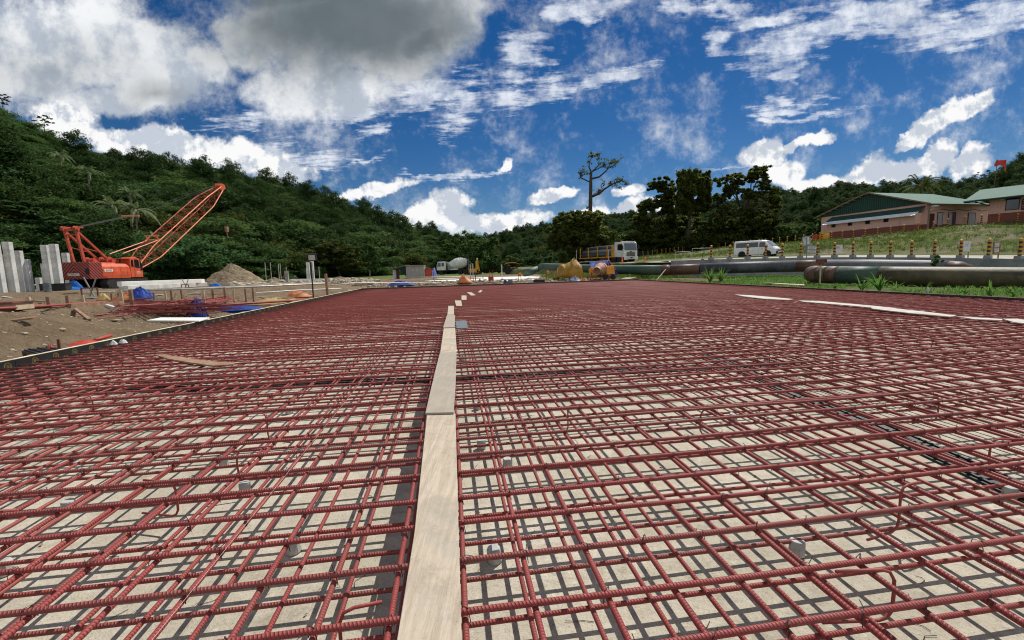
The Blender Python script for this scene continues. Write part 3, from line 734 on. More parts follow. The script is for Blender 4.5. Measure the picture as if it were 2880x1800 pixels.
def leaves(clumps, per, size, flat=.6, up=.7, rg=rng, out=.5, soft=0., aspect=.5):
    """leaf diamonds in clumps (x,y,z,r): returns vertex array, four per leaf"""
    C = np.repeat(np.asarray(clumps, float), per, 0); n = len(C)
    d = rg.normal(size=(n, 3)); d /= np.linalg.norm(d, axis=1)[:, None]
    rad = rg.random(n)**.5*(1+soft*np.abs(rg.normal(size=n)))
    p = d*rad[:, None]*C[:, 3:4]*np.array((1, 1, flat)); P = C[:, :3]+p
    nr = rg.normal(size=(n, 3))*.55+d*out+np.array((0, 0, up)); nr /= np.linalg.norm(nr, axis=1)[:, None]
    t = np.cross(nr, rg.normal(size=(n, 3))); t /= np.linalg.norm(t, axis=1)[:, None]; b = np.cross(nr, t)
    s = size*(.55+.9*rg.random(n))[:, None]
    return np.stack([P-t*s, P-b*s*aspect, P+t*s-nr*s*.15, P+b*s*aspect], 1).reshape(-1, 3)
def ball_clumps(n, r, rz, cz, cr, rg=rng, shell=.55, low=-.5):
    d = rg.normal(size=(n*3, 3)); d /= np.linalg.norm(d, axis=1)[:, None]; d = d[d[:, 2] > low][:n]
    q = (shell+(1-shell)*rg.random(len(d)))[:, None]*(1+.22*rg.normal(size=(len(d), 1)))
    P = d*q*np.array((r, r, rz))+np.array((0, 0, cz))
    return np.concatenate([P, (cr*(.6+.7*rg.random(len(d))))[:, None]], 1)

SRC = bpy.data.collections.new('forest_crowns')
def src(name, V, m, trunk=None):
    o = np_mesh(name, V, 4, M[m]); SRC.objects.link(o); return o
rg = np.random.default_rng(11)
# unit-scale crowns about 8 m wide; layered, round, tall and palm shapes
for k in range(3): src(f'crown_a{k}', leaves(ball_clumps(34, 3.6, 2.6, 3.2, 1.35, rg), 165, .165, .6, .8, rg), 'lf_forest')
for k in range(2):
    cl = np.concatenate([np.concatenate([rg.normal(size=(9, 2))*(2.6-.35*l), np.full((9, 1), 1.3+1.5*l)+rg.normal(size=(9, 1))*.25, np.full((9, 1), 1.5)], 1) for l in range(4)])
    src(f'crown_b{k}', leaves(cl, 150, .18, .26, 1.3, rg, .15), 'lf_bright')
src('crown_c0', leaves(ball_clumps(30, 2.1, 4.4, 5.0, 1.15, rg), 150, .165, .7, .6, rg), 'lf_forest')
src('crown_d0', leaves(ball_clumps(26, 3.0, 2.2, 2.4, 1.3, rg), 165, .165, .5, .8, rg), 'lf_olive')
src('crown_e0', leaves(ball_clumps(36, 4.2, 2.0, 3.4, 1.4, rg), 165, .18, .4, .9, rg), 'lf_fern')
def palm_fronds(L=3.6, n=15, rg=rng, w=.62, droop=.8, cz=0., lift=.9):
    V = []
    for i in range(n):
        a = 2*math.pi*i/n+rg.normal()*.15; e = lift*rg.random()-.15+.25*(i % 3); d = np.array((math.cos(a), math.sin(a), 0)); sd = np.array((-d[1], d[0], 0)); l = L*(.8+.35*rg.random())
        prev = None
        for s in range(13):
            t = s/12; r = l*t*(math.cos(e)*(1-.25*t)); z = cz+l*t*math.sin(e)-droop*l*t*t*.6
            c = d*r+np.array((0, 0, z))
            if prev is not None and s > 1:
                for sg in (-1, 1):
                    for h in range(2):
                        m = prev+(c-prev)*(h*.5+.25); q = sd*sg*w*(1.15-.8*t)*(.8+.4*rg.random())+np.array((0, 0, -.34*w-.25*w*rg.random()))+(c-prev)*.9
                        g = (c-prev)*.42; V += [m-g, m+q*.5-g*.6, m+q, m+q*.5+g*.9]
            prev = c
    return np.array(V)
src('crown_p0', palm_fronds(3.8, 17, rg), 'lf_palm')
NSRC = len(SRC.objects)
ORDER = sorted(o.name for o in SRC.objects)   # collection instances come in name order
def forest(name, P, scl, rot, idx, label=None):
    me = bpy.data.meshes.new(name); me.vertices.add(len(P)); me.vertices.foreach_set('co', np.asarray(P, np.float32).ravel())
    for nm, ty, ar in (('tree_scale', 'FLOAT', scl), ('tree_turn', 'FLOAT', rot), ('tree_kind', 'INT', idx)):
        at = me.attributes.new(nm, ty, 'POINT'); at.data.foreach_set('value', np.asarray(ar, np.int32 if ty == 'INT' else np.float32))
    o = bpy.data.objects.new(name, me); COL.objects.link(o); o['kind'] = 'stuff'
    g = bpy.data.node_groups.new(name, 'GeometryNodeTree')
    g.interface.new_socket('Geometry', in_out='INPUT', socket_type='NodeSocketGeometry'); g.interface.new_socket('Geometry', in_out='OUTPUT', socket_type='NodeSocketGeometry')
    nn = g.nodes.new; L = g.links.new
    gi, go = nn('NodeGroupInput'), nn('NodeGroupOutput'); iop = nn('GeometryNodeInstanceOnPoints'); ci = nn('GeometryNodeCollectionInfo')
    ci.inputs['Collection'].default_value = SRC; ci.inputs['Separate Children'].default_value = True; ci.inputs['Reset Children'].default_value = True
    iop.inputs['Pick Instance'].default_value = True
    def at(nm, ty):
        q = nn('GeometryNodeInputNamedAttribute'); q.data_type = ty; q.inputs['Name'].default_value = nm; return q.outputs['Attribute']
    cx = nn('ShaderNodeCombineXYZ'); L(at('tree_turn', 'FLOAT'), cx.inputs[2])
    L(gi.outputs[0], iop.inputs['Points']); L(ci.outputs[0], iop.inputs['Instance']); L(at('tree_kind', 'INT'), iop.inputs['Instance Index'])
    L(cx.outputs[0], iop.inputs['Rotation']); L(at('tree_scale', 'FLOAT'), iop.inputs['Scale']); L(iop.outputs[0], go.inputs[0])
    md = o.modifiers.new('trees', 'NODES'); md.node_group = g
    return o
def fill(h, n, rg, x0, x1, tmax=1.12, dens=.5, smin=.75, smax=1.35, kinds=None, zoff=-1.2):
    """scatter points over a hill sheet, denser per metre where it is near"""
    P, SC, K = [], [], []
    xs, X, Y, Z, T = h['xs'], h['X'], h['Y'], h['Z'], h['T']
    w = []
    for _ in range(n):
        i = rg.integers(np.searchsorted(xs, x0), min(np.searchsorted(xs, x1), len(xs)-2)); t = tmax*rg.random()**.85-.03
        j = min(max(np.searchsorted(T, t)-1, 0), len(T)-2); f = (t-T[j])/(T[j+1]-T[j]); fi = rg.random()
        q = lambda A: (A[i, j]*(1-fi)+A[i+1, j]*fi)*(1-f)+(A[i, j+1]*(1-fi)+A[i+1, j+1]*fi)*f
        P.append((q(X), q(Y), q(Z)+zoff)); SC.append(float(np.clip((smin+smax)*.5*np.exp(rg.normal()*.38), smin*.6, smax*1.6))); K.append(kinds[rg.integers(len(kinds))])
    return P, SC, K
def kid(*nm): return [ORDER.index(q) for q in nm]
rg = np.random.default_rng(23)
KL = kid('crown_a0','crown_a1','crown_a2','crown_b0','crown_b1','crown_c0','crown_d0','crown_e0','crown_a0','crown_a1','crown_e0','crown_b0')
P1, S1, K1 = fill(hl, 5200, rg, -600, 700, kinds=KL, smin=.55, smax=1.2)
P2, S2, K2 = fill(hl, 4300, rg, 600, 1420, kinds=kid('crown_a0','crown_a1','crown_a2','crown_c0','crown_d0','crown_a1','crown_b0'), smin=.7, smax=1.35)
P, SC, K = P1+P2, S1+S2, K1+K2
forest('hillside_forest', P, SC, rg.random(len(P))*6.28, K)
P, SC, K = fill(hr, 9000, rg, 1180, 3400, kinds=kid('crown_a0','crown_a1','crown_a2','crown_c0','crown_d0'), smin=.75, smax=1.35)
forest('hillside_forest', P, SC, rg.random(len(P))*6.28, K)
# low scrub closing the valley floor at the foot of the hills
P = []; SC = []; K = []
for _ in range(420):
    x = rg.uniform(-300, 1560); Y = np.interp(x, [-300, 0, 600, 850, 1100, 1300, 1560], [76, 68, 82, 104, 132, 150, 150])*(.96+.25*rg.random())
    q = gz(x, Y, 0); P.append((q.x, q.y, -.8+.2*rg.random())); SC.append(rg.uniform(.35, .75)); K.append(kid('crown_a0','crown_e0','crown_d0','crown_b1','crown_a2')[rg.integers(5)])
for _ in range(620):
    x = rg.uniform(1230, 1960); Y = rg.uniform(122, 330); q = gz(x, Y, 0); P.append((q.x, q.y, -1.0)); SC.append(rg.uniform(.6, 1.15)); K.append(kid('crown_a0','crown_a1','crown_d0','crown_a2','crown_c0')[rg.integers(5)])
forest('undergrowth', P, SC, rg.random(len(P))*6.28, K)

# ------------------------------------------------------------------ single trees
def tree(name, label, x, ybase, Y, lobes, per=60, leaf=.3, m='lf_dark', flat=.6, up=.7, bark='bark', group=None, r0=None, seed=1, cat='tree', cl_r=.24, ncl=22, zbase=None, lean=0, out=.5, H_more=0):
    """lobes in photo units of the tree: (px x, px y, px radius x, px radius z); each becomes a leafy mass at the end of its own limb"""
    rg = np.random.default_rng(seed); k = Y/FPX
    b = pt(x, ybase, Y); b.z = b.z if zbase is None else zbase
    root = thing(name, label, cat, b, 0, group)
    n_own = len(lobes)
    if H_more: lobes = list(lobes)+[(q[0]+rg.normal()*q[2]*.8, q[1]+abs(rg.normal())*q[3]*.8, q[2]*.75, q[3]*.75) for q in lobes for _ in range(H_more)]
    ps = [pt(q[0], q[1], Y)-b for q in lobes]; cl = []
    for q, p in zip(lobes, ps):
        rx, rz = q[2]*k, q[3]*k; dy = rg.uniform(-.5, .5)*rx
        C = ball_clumps(ncl, rx, rz, 0, max(rx, rz)*cl_r, rg, .45, -.8); C[:, 3] *= .8
        C[:, 0] += p.x; C[:, 1] += p.y+dy; C[:, 2] += p.z; p.y += dy; cl.append(C)
    V = leaves(np.concatenate(cl), per, leaf, flat, up, rg, out, .28)
    o = np_mesh('crown', V, 4, M[m]); link(o, root)
    ps = ps[:n_own]; H = max(p.z for p in ps); r0 = r0 or .02*H+.08
    mb = MB(); top = sum(ps, Vector())/len(ps)
    fork = Vector((top.x*.25, top.y*.25, min(p.z for p in ps)*.55+.1*H))
    mb.tube([(0, 0, -.3), (0, 0, .15), fork*.5+Vector((rg.normal()*.1, 0, 0)), fork, (fork+top)/2, top], [r0*1.5, r0*1.1, r0*.9, r0*.8, r0*.55, r0*.2], 8)
    for p in ps:
        mid = fork+(p-fork)*.5+Vector((rg.normal()*.3, rg.normal()*.3, .06*H)); mb.tube([fork+(top-fork)*.15, mid, p, p+(p-fork)*.15], [r0*.5, r0*.32, r0*.16, r0*.04], 6)
    mb.build('trunk', bark, root, smooth=True)
    return root
GT = 'tall trees behind the road'
tree('broad_tree', 'dense round dark tree behind the loaded truck', 1630, 738, 76, [(1600,640,40,26),(1655,622,46,30),(1622,610,40,18),(1580,668,26,30),(1640,672,55,40),(1612,705,45,30),(1675,660,22,40),(1665,705,30,28)], 150, .25, seed=3, H_more=2, group=GT, ncl=26)
tree('leafy_tree', 'broad tree with a taller ivy covered stem, right of the truck', 1850, 700, 94, [(1835,575,36,22),(1872,520,24,22),(1888,560,14,44),(1800,620,30,30),(1850,640,50,40),(1905,630,34,46),(1820,670,40,30),(1885,680,44,30)], 110, .27, seed=4, H_more=2, group=GT, ncl=24)
tree('drooping_tree', 'tallest dark drooping tree on a bare crooked trunk', 1935, 700, 90, [(1925,505,24,26),(1955,497,26,24),(1915,545,18,30),(1950,540,36,30),(1975,520,22,28),(1985,560,16,30),(1930,575,14,20),(1960,580,14,18)], 150, .24, seed=5, H_more=2, group=GT, flat=1.3, up=.2, ncl=22)
tree('umbrella_tree', 'wide airy tree with clustered umbrella crowns and sky showing through', 2085, 700, 88, [(2030,505,26,15),(2065,500,22,12),(2110,490,24,16),(2140,478,22,12),(2150,510,22,16),(2060,535,26,18),(2020,555,20,20),(2105,545,30,16),(2160,560,22,20),(2178,585,14,18),(2040,590,24,18)], 75, .25, seed=6, H_more=2, group=GT, flat=.45, ncl=20)
tree('bushy_tree', 'low dense olive green tree under the umbrella crowns behind the van', 2090, 708, 84, [(2010,640,40,36),(2060,625,44,36),(2115,620,46,40),(2155,620,26,40),(2050,670,50,28),(2110,675,50,28),(2160,660,24,30),(1985,675,34,28)], 120, .26, m='lf_olive', seed=7, H_more=2, group=GT, ncl=26)
tree('bushy_tree', 'low rounded shrub tree filling the gap left of the crooked trunk', 1960, 712, 96, [(1930,660,40,30),(1975,640,34,36),(1900,690,40,20),(1985,690,34,20)], 180, .26, m='lf_dark', seed=8, group=GT)
# hedge row right of the trees
for i, (x, y, r) in enumerate(((2205, 655, 30), (2245, 652, 26), (2285, 650, 26), (2325, 640, 28), (2350, 640, 20))):
    tree('hedge_shrub', f'glossy green hedge shrub, {ordi(i+1)} from the left beside the pink building', x, 692-6*i*.6, 84, [(x, y, r, 24), (x+12, y+16, r, 18), (x-14, y+14, r, 18)], 80, .28, m='lf_bright', seed=20+i, group='hedge shrubs beside the building', cat='shrub')
# trees in the middle distance
GM = 'trees at the foot of the hill'
tree('broad_tree', 'bright leafed broad tree directly behind the mixer truck', 1312, 766, 106, [(1275,690,34,20),(1320,680,40,20),(1365,690,28,22),(1300,715,50,26),(1350,725,36,26),(1250,712,26,20),(1390,680,14,12),(1310,742,50,20)], 70, .30, m='lf_bright', seed=31, group=GM, bark='bark_l')
tree('broad_tree', 'spreading olive tree right of the floodlight post', 960, 792, 112, [(880,715,44,16),(935,690,48,20),(985,706,40,16),(900,745,50,18),(960,735,60,20),(850,738,34,14),(1000,748,36,18)], 70, .32, m='lf_olive', seed=32, group=GM, flat=.35, up=1.1)
tree('broad_tree', 'spreading olive tree left of the floodlight post with flat layers', 800, 798, 104, [(790,735,50,18),(745,752,40,14),(840,760,40,16),(800,765,60,18),(700,768,40,12)], 70, .32, m='lf_olive', seed=33, group=GM, flat=.3, up=1.1)
tree('slender_tree', 'slender bright tree with bobbly crown right of the wooden post', 1040, 785, 100, [(1035,695,14,10),(1048,705,12,10),(1040,725,12,14),(1056,735,10,12),(1050,755,12,14)], 70, .24, m='lf_bright', seed=34, group=GM, bark='bark_l')
for i, (x, y, w, h, lab) in enumerate(((1385, 742, 22, 26, 'leafy shrub between the excavator arm and the canopy tractor'), (1440, 735, 26, 18, 'round shrub rising behind the canopy tractor'),
        (1500, 742, 36, 24, 'large leafy shrub right of the canopy tractor'), (1545, 738, 26, 22, 'leafy shrub above the left end of the green pipe'), (1470, 762, 22, 10, 'low shrub beside the canopy tractor'))):
    tree('leafy_shrub', lab, x, 786, 92+i*2, [(x, y, w, h), (x-w*.5, y+12, w*.7, h*.7), (x+w*.5, y+14, w*.7, h*.6)], 75, .28, m='lf_bright' if i % 2 else 'lf_forest', seed=40+i, group='shrubs beyond the slab', cat='shrub')
# feathery trees above the crane
for i, (x, y, w, Y, lab) in enumerate(((40, 600, 70, 84, 'feathery tree highest at the left edge above the piles'), (165, 640, 70, 78, 'feathery tree behind the tall concrete piles'), (30, 700, 70, 72, 'dark feathery tree at the left edge behind the piles'),
        (270, 690, 70, 76, 'feathery tree rising behind the crane gantry'), (400, 690, 60, 84, 'feathery tree under the crane boom'), (500, 700, 55, 90, 'feathery tree to the right of the boom foot'),
        (560, 730, 55, 88, 'light feathery tree just left of the earth mound'), (625, 700, 60, 96, 'feathery tree behind the earth mound peak'), (120, 740, 60, 70, 'low feathery tree between the two groups of piles'), (470, 765, 60, 82, 'low dark feathery tree behind the stacked precast piles'))):
    tree('feathery_tree', lab, x, 806, Y, [(x-w*.5, y+8, w*.55, 14), (x+w*.4, y-8, w*.55, 14), (x, y-24, w*.5, 12), (x-w*.2, y+30, w*.8, 18), (x+w*.5, y+32, w*.6, 16)], 150, .20, m='lf_fern', seed=60+i, group='feathery trees along the hill foot', flat=.28, up=1.3, out=.1, zbase=0.)
def hill_Y(x, y, h=hl, tall=11.):
    a = (x-1440)/FPX; i = int(np.clip(np.searchsorted(h['xs'], x), 1, len(h['xs'])-1))
    for j in range(4, h['Y'].shape[1]):
        if h['Z'][i, j]+tall >= pt(x, y, h['Y'][i, j]).z: return float(h['Y'][i, j]), float(h['Z'][i, j])
    return 100., 0.
def palm(label, x, ytop, ybase, Y, L, seed, group=None, m='lf_palm', n=17):
    if group:
        Y2, z2 = hill_Y(x, ytop); Y2 -= 2.; L = L*1.1*min(1.7, max(.75, Y2/Y)); ybase = ytop+(pt(x, ytop, Y2).z-z2)*FPX/Y2; Y = Y2
    rg = np.random.default_rng(seed); t = pt(x, ytop, Y); b = pt(x+rg.normal()*4, ybase, Y)
    root = thing('coconut_palm', label, 'palm', b, 0, group); d = t-b
    V = palm_fronds(L, n, rg, .5, .85)+np.array(d); link(np_mesh('crown', V, 4, M[m]), root)
    mb = MB(); mb.tube([(0, 0, -1), d*.4+Vector((.3, 0, 0)), d*.8+Vector((.15, 0, 0)), d], [.2, .16, .14, .12], 8); mb.build('trunk', 'bark_l', root, smooth=True)
GPm = 'coconut palms on the slope'
palm('coconut palm left of the crane boom, the lower one with silvery fronds', 382, 588, 690, 92, 4.6, 1, GPm)
palm('coconut palm left of the crane boom, upright and yellowish', 315, 575, 690, 96, 4.4, 2, GPm)
palm('small coconut palm behind the pair left of the boom', 365, 545, 650, 110, 4.2, 3, GPm)
palm('coconut palm high on the left slope', 170, 440, 540, 135, 4.4, 4, GPm)
palm('dark coconut palm below the highest palm on the left slope', 248, 482, 580, 125, 4.2, 5, GPm)
palm('large coconut palm rising behind the green roof', 2592, 522, 640, 80, 5.3, 6, None, m='lf_olive', n=26)
# emergent trees along the left ridge
for i, (x, yb, yt, w, Y, lab) in enumerate(((8, 300, 262, 14, 175, 'spindly ridge tree at the far left skyline'), (125, 370, 325, 22, 184, 'flat topped ridge tree against the white cloud'), (600, 510, 470, 24, 222, 'tall layered ridge tree just above the boom tip'), (718, 530, 503, 30, 236, 'wide flat topped tree on the ridge'),
        (768, 540, 504, 14, 242, 'narrow ridge tree beside the wide flat topped one'), (835, 560, 525, 20, 258, 'small tree leaning out over the ridge line'), (968, 605, 560, 14, 295, 'pointed dark tree on the falling ridge'), (1072, 645, 590, 20, 340, 'feathery tree crown on the low ridge'), (2280, 560, 525, 12, 400, 'lone flat tree on the right ridge'), (2690, 540, 510, 12, 372, 'little flat tree on the right skyline'), (2780, 515, 478, 22, 316, 'flat topped tree behind the windsock'))):
    Y *= 1.85 if x < 2000 else 1.75 if x < 2750 else 1.2
    tree('ridge_tree', lab, x, yb, Y, [(x, yt+6, w, 5), (x-w*.5, yt+14, w*.6, 4), (x+w*.5, yt+20, w*.6, 4), (x, yt+28, w*.7, 5)], 45, .5, m='lf_forest', seed=80+i, group='trees standing out on the ridge', flat=.3, up=1.2, ncl=7, out=.1)
# bare snag with a few tufts
def snag():
    Y = 86; b = pt(1659, 735, Y); root = thing('bare_tree', 'tall nearly bare tree with a crooked one sided branch against the sky', 'tree', b)
    Q = lambda x, y, dy=0: pt(x, y, Y)-b+Vector((0, dy, 0)); mb = MB(); tips = []
    mb.tube([(0, 0, -1), Q(1660, 620), Q(1661, 560), Q(1662, 500), Q(1663, 480)], [.55, .42, .36, .28, .22], 9)
    def br(px, r0, dy=0., tuft=1):
        n = len(px); mb.tube([Q(x, y, dy*i/n) for i, (x, y) in enumerate(px)], [r0*(1-.8*i/(n-1)) for i in range(n)], 6)
        for i, (x, y) in enumerate(px[1:], 1):
            if i >= n*.4: tips.append((x, y, dy*i/n, tuft))
            for _ in range(3 if i >= n*.4 else 1):
                e = (x+random.uniform(-11, 11), y+random.uniform(-12, 5)); mb.tube([Q(x, y, dy*i/n), Q((x+e[0])/2+random.uniform(-2, 2), (y+e[1])/2, dy*i/n), Q(*e, dy*i/n)], [.05, .035, .015], 4); tips.append((*e, dy*i/n, 1)) if random.random() < .4 else None
    br([(1663,484),(1657,470),(1658,455),(1666,440),(1668,436)], .16, .5)
    br([(1663,484),(1675,474),(1684,465),(1680,450),(1686,437)], .15, -.5)
    br([(1663,484),(1690,470),(1700,462),(1715,458),(1725,448)], .12, .8)
    br([(1664,503),(1685,498),(1700,485),(1710,474),(1725,468),(1733,458)], .20, -1.)
    br([(1712,473),(1722,462),(1730,455)], .08)
    br([(1660,512),(1645,505),(1633,498),(1632,488),(1636,478)], .15, .8)
    br([(1633,498),(1645,490),(1655,486)], .08)
    br([(1664,553),(1685,545),(1700,532),(1716,522),(1730,516),(1745,510),(1755,516)], .26, -1.2, 2)
    br([(1700,533),(1690,528),(1698,522)], .1, 0, 2); br([(1730,517),(1728,508),(1736,503)], .08, 0, 2); br([(1740,513),(1752,521),(1740,527)], .06, 0, 2)
    br([(1664,553),(1670,545),(1690,540)], .08, 0, 2); br([(1660,590),(1655,585)], .07, 0, 1)
    mb.build('trunk', 'bark', root, smooth=True)
    cl = []; rg = np.random.default_rng(2)
    for x, y, dy, k in tips:
        for _ in range(3 if k == 1 else 5): q = Q(x+rg.normal()*4, y+rg.normal()*3.5, dy); cl.append((q.x, q.y, q.z, .40))
    link(np_mesh('crown', leaves(cl, 8, .17, .6, .5, rg), 4, M['lf_dark']), root)
snag()

# ------------------------------------------------------------------ upper ground right of the mat: kerb wall, road, grass slope
WALL = [pt(*q) for q in ((1888,733,37), (2000,729.5,35.2), (2200,725.5,34.6), (2330,723.5,33.6), (2397,723,32.6), (2563,723.5,29.5), (2700,725,27), (2880,728.5,23.5))]
WALL += [Vector((28.9, 18, .85)), Vector((30.0, 8, .8)), Vector((31, -6, .8))]
for w in WALL: w.z = max(w.z, .85)
def resample(P, n):
    P = [np.array(p) for p in P]; d = np.cumsum([0]+[np.linalg.norm(b-a) for a, b in zip(P, P[1:])]); t = np.linspace(0, d[-1], n)
    return np.stack([np.interp(t, d, [p[k] for p in P]) for k in range(3)], 1)
def at_len(P, s):
    P = [np.array(p) for p in P]; d = np.cumsum([0]+[np.linalg.norm(b-a) for a, b in zip(P, P[1:])])
    return Vector([np.interp(s, d, [p[k] for p in P]) for k in range(3)])
E_ = [(46, 14), (64, 0), (80, -20)]
def row(px, ex): return [pt(*q) for q in px]+[Vector(e) for e in ex]
R0 = [w+Vector((.12, .12, -.12)) for w in WALL]
R1 = row([(1690,742,60), (1960,729,50), (2180,722.5,47), (2300,719,44), (2400,717,42), (2563,717,37), (2720,718,33), (2900,718,29)], [(35, 19, 1.1), (38, 8, 1.1), (40, -6, 1.1)])
R2 = row([(1740,737,68), (1980,724,58), (2180,717,55), (2300,714,50), (2400,712,47), (2563,712,42), (2720,711,37.5), (2900,711,33)], [(39.5, 21, 1.3), (43, 8, 1.3), (46, -6, 1.3)])
R3 = row([(1809,722,92), (2006,699,84), (2172,687,68), (2300,677,60), (2400,668.5,56), (2550,653,54), (2700,634,53), (2900,622,50)], [(70, 34, 5), (76, 12, 5), (80, -6, 5)])
R4 = row([(1810,723,112), (2012,705,105), (2180,690,90), (2290,680,82), (2360,673,74), (2560,656,66), (2700,641,64), (2920,627,60)], [(86, 40, 5.2), (92, 14, 5.2), (98, -6, 5.2)])
R5 = row([(1810,730,170), (2012,715,165), (2180,708,160), (2290,704,150), (2360,700,150), (2560,690,150), (2700,680,150), (2920,672,150)], [(170, 90, 6), (190, 30, 6), (190, -20, 6)])
rows = [resample(r, 150) for r in (R0, R1, R2, R3, R4, R5)]
def strips(rs, sub):
    out = []
    for (a, b), n in zip(zip(rs, rs[1:]), sub):
        for i in range(n): out.append(a+(b-a)*(i/n))
    out.append(rs[-1]); G = np.stack(out, 0); return G
G = strips(rows[1:], (4, 30, 8, 8)); n = fbm(G[..., 0], G[..., 1], .35, 5)
G[4:34, :, 2] += n[4:34]*.42*np.sin(np.linspace(0, math.pi, 30))[:, None]+.12*n[4:34]
mb = MB(); mb.grid(G); struct(mb.build('grass_slope', 'slope', smooth=True))
SL = G[4:35].copy()
G = strips(rows[:2], (10,)); G[1:-1, :, 2] += .05*fbm(G[1:-1, :, 0], G[1:-1, :, 1], .6, 3)
mb = MB(); mb.grid(G); struct(mb.build('access_road', 'road', smooth=True))
# left end of the road running to the truck
a = [pt(1430, 757, 75), pt(1560, 752, 62), pt(1690, 743, 57), pt(1880, 735, 40)]; b = [pt(1430, 752, 92), pt(1600, 747, 84), pt(1745, 737, 69), pt(1700, 741.7, 60)]
mb = MB(); A, B = resample(a, 24), resample(b, 24); C0 = A.copy(); C0[:, 2] = -.3; C0[:, 1] -= 2.5
G = np.concatenate([np.stack([C0+(A-C0)*(i/5) for i in range(5)], 0), np.stack([A+(B-A)*(i/8) for i in range(9)], 0)], 0)
G[1:-1, :, 2] += .12*fbm(G[1:-1, :, 0], G[1:-1, :, 1], .5, 3)
mb.grid(G); struct(mb.build('road_bank', 'slope', smooth=True))
# kerb wall
root = thing('kerb_wall', 'long grey concrete retaining kerb curving behind the pipes', 'retaining wall', WALL[3])
mb = MB(); W = resample(WALL, 90); D = np.gradient(W[:, :2], axis=0); D /= np.linalg.norm(D, axis=1)[:, None]; Nn = np.stack([-D[:, 1], D[:, 0]], 1)*.15
Gq = []
for sg, lo in ((-1, 1), (-1, 0), (1, 0), (1, 1)):
    q = W.copy(); q[:, :2] += sg*Nn; q[:, 2] = np.where(lo, -.5, q[:, 2]); Gq.append(q)
mb.grid(np.stack(Gq, 0)); f = [q[0] for q in Gq]; mb.add(f, [(0, 1, 2, 3)])
mb.build('wall_body', 'kerb', root, origin=WALL[3])
GB = 'yellow and black banded bollards along the kerb wall'
def make_bollard(base):
    r = thing('bollard', '', 'bollard')
    mb = MB(); mb.lathe([(.075, 0), (.078, .03), (.075, .84), (.068, .87)], 14); mb.build('post', 'bollard', r, smooth=False)
    mb = MB(); mb.lathe([(.05, .868), (.082, .875), (.088, .90), (.08, .945), (.05, .972), (.01, .98)], 14); mb.build('cap', 'bollard_cap', r, smooth=True)
    if base:
        mb = MB(); mb.box((0, 0, -.09), (.36, .32, .26), taper=.86); mb.build('pedestal', 'kerb', r, bevel=.012)
    return r
proto = make_bollard(True); first = True
Wd = [WALL[0]]; lens = [0]
for a, b in zip(WALL, WALL[1:]): lens.append(lens[-1]+(b-a).length)
xs_b = [2000, 2051, 2102, 2152, 2200, 2250, 2299, 2346, 2397, 2448, 2502, 2563, 2627, 2700, 2778, 2866]
dense = resample(WALL, 900); dpx = 1440+FPX*((dense-np.array(CAM)) @ np.array(CX))/((dense-np.array(CAM)) @ np.array(CF))
dpx[dense[:, 1] < 20] = 1e9
for i, x in enumerate(xs_b):
    k = int(np.argmin(abs(dpx-x))); p = Vector(dense[k]); o = proto if first else copy_tree(proto); first = False
    o.location = p+Vector((0, 0, .13)); o.rotation_euler = (R_(random.uniform(-2, 2)), R_(random.uniform(-1.5, 2)), random.uniform(-.15, .15)+.35)
    tag(o, f'banded bollard on the kerb wall, {ordi(i+1)} from the left end', 'bollard', GB)
GB2 = 'small banded bollards along the upper road edge'
proto2 = make_bollard(False); first = True
up = [(1809,721,92),(1822,719,92),(1835,717,91),(1848,715,91),(1861,713.5,90),(1873,712,90),(1884,710.5,89),(1896,709,89),(1908,707.5,88),(1919,706,88),(1931,704.5,87),(1943,703.5,87),(1955,702.5,86),(1968,701.5,86),(1980,700.5,85),(2006,699,84),(2022,698,82),(2040,697,80),(2062,695,78),(2085,693,76),(2110,691,73),(2135,689.5,71),(2153,688.5,69.5),
      (2172,687,68),(2192,685,66.5),(2214,683,65),(2236,681,63.5),(2260,679,62),(2285,677,60),(2311,675,59),(2338,672.5,58),(2368,670,57),(2400,667.5,55.6),(2432,664.5,55),(2467,661.5,54.6),(2503,657.5,54.3),(2541,653,54),(2582,647,53.6),(2625,644,53.2),(2666,637,52.8),(2712,630,52.3),(2760,626,51.8),(2808,624.5,51.4),(2861,623,51)]
for i, q in enumerate(up):
    o = proto2 if first else copy_tree(proto2); first = False
    o.location = pt(*q)+Vector((0, 0, -.05)); o.rotation_euler = (0, R_(random.uniform(-2, 2)), 0)
    tag(o, f'small banded bollard on the upper road edge, {ordi(i+1)} from the left', 'bollard', GB2)
# grass tufts
def tufts(name, P, h, nb, m, spread=.12, w=.012, rg=rng, kind='stuff', lean=.5):
    P = np.repeat(np.asarray(P, float), nb, 0); n = len(P); a = rg.random(n)*6.283; d = np.stack([np.cos(a), np.sin(a), np.zeros(n)], 1)
    hh = h*(.5+.8*rg.random(n))[:, None]; b = P+d*spread*rg.random(n)[:, None]; s = np.stack([-d[:, 1], d[:, 0], np.zeros(n)], 1)*w*(.6+.8*rg.random(n))[:, None]
    l = lean*(.3+.9*rg.random(n))[:, None]; up_ = np.array((0, 0, 1.))
    m1 = b+up_*hh*.6+d*hh*l*.35; t = b+up_*hh*(1-.3*l)+d*hh*l
    V = np.stack([b-s, m1-s*.8, t, m1+s*.8], 1).reshape(-1, 3)
    o = np_mesh(name, V, 4, M[m]); link(o); o['kind'] = kind; return o
rg = np.random.default_rng(5)
P = []
for _ in range(9000):
    i = rg.integers(0, SL.shape[0]-1); j = rg.integers(0, 118); f, g = rg.random(2)
    q = SL[i, j]*(1-f)*(1-g)+SL[i+1, j]*f*(1-g)+SL[i, j+1]*(1-f)*g+SL[i+1, j+1]*f*g
    if fbm(q[0], q[1], .21, 3)+.25*rg.normal() > -.12: P.append(q)
tufts('slope_grass', P, .30, 7, 'grass', .22, .03, rg)
P = []
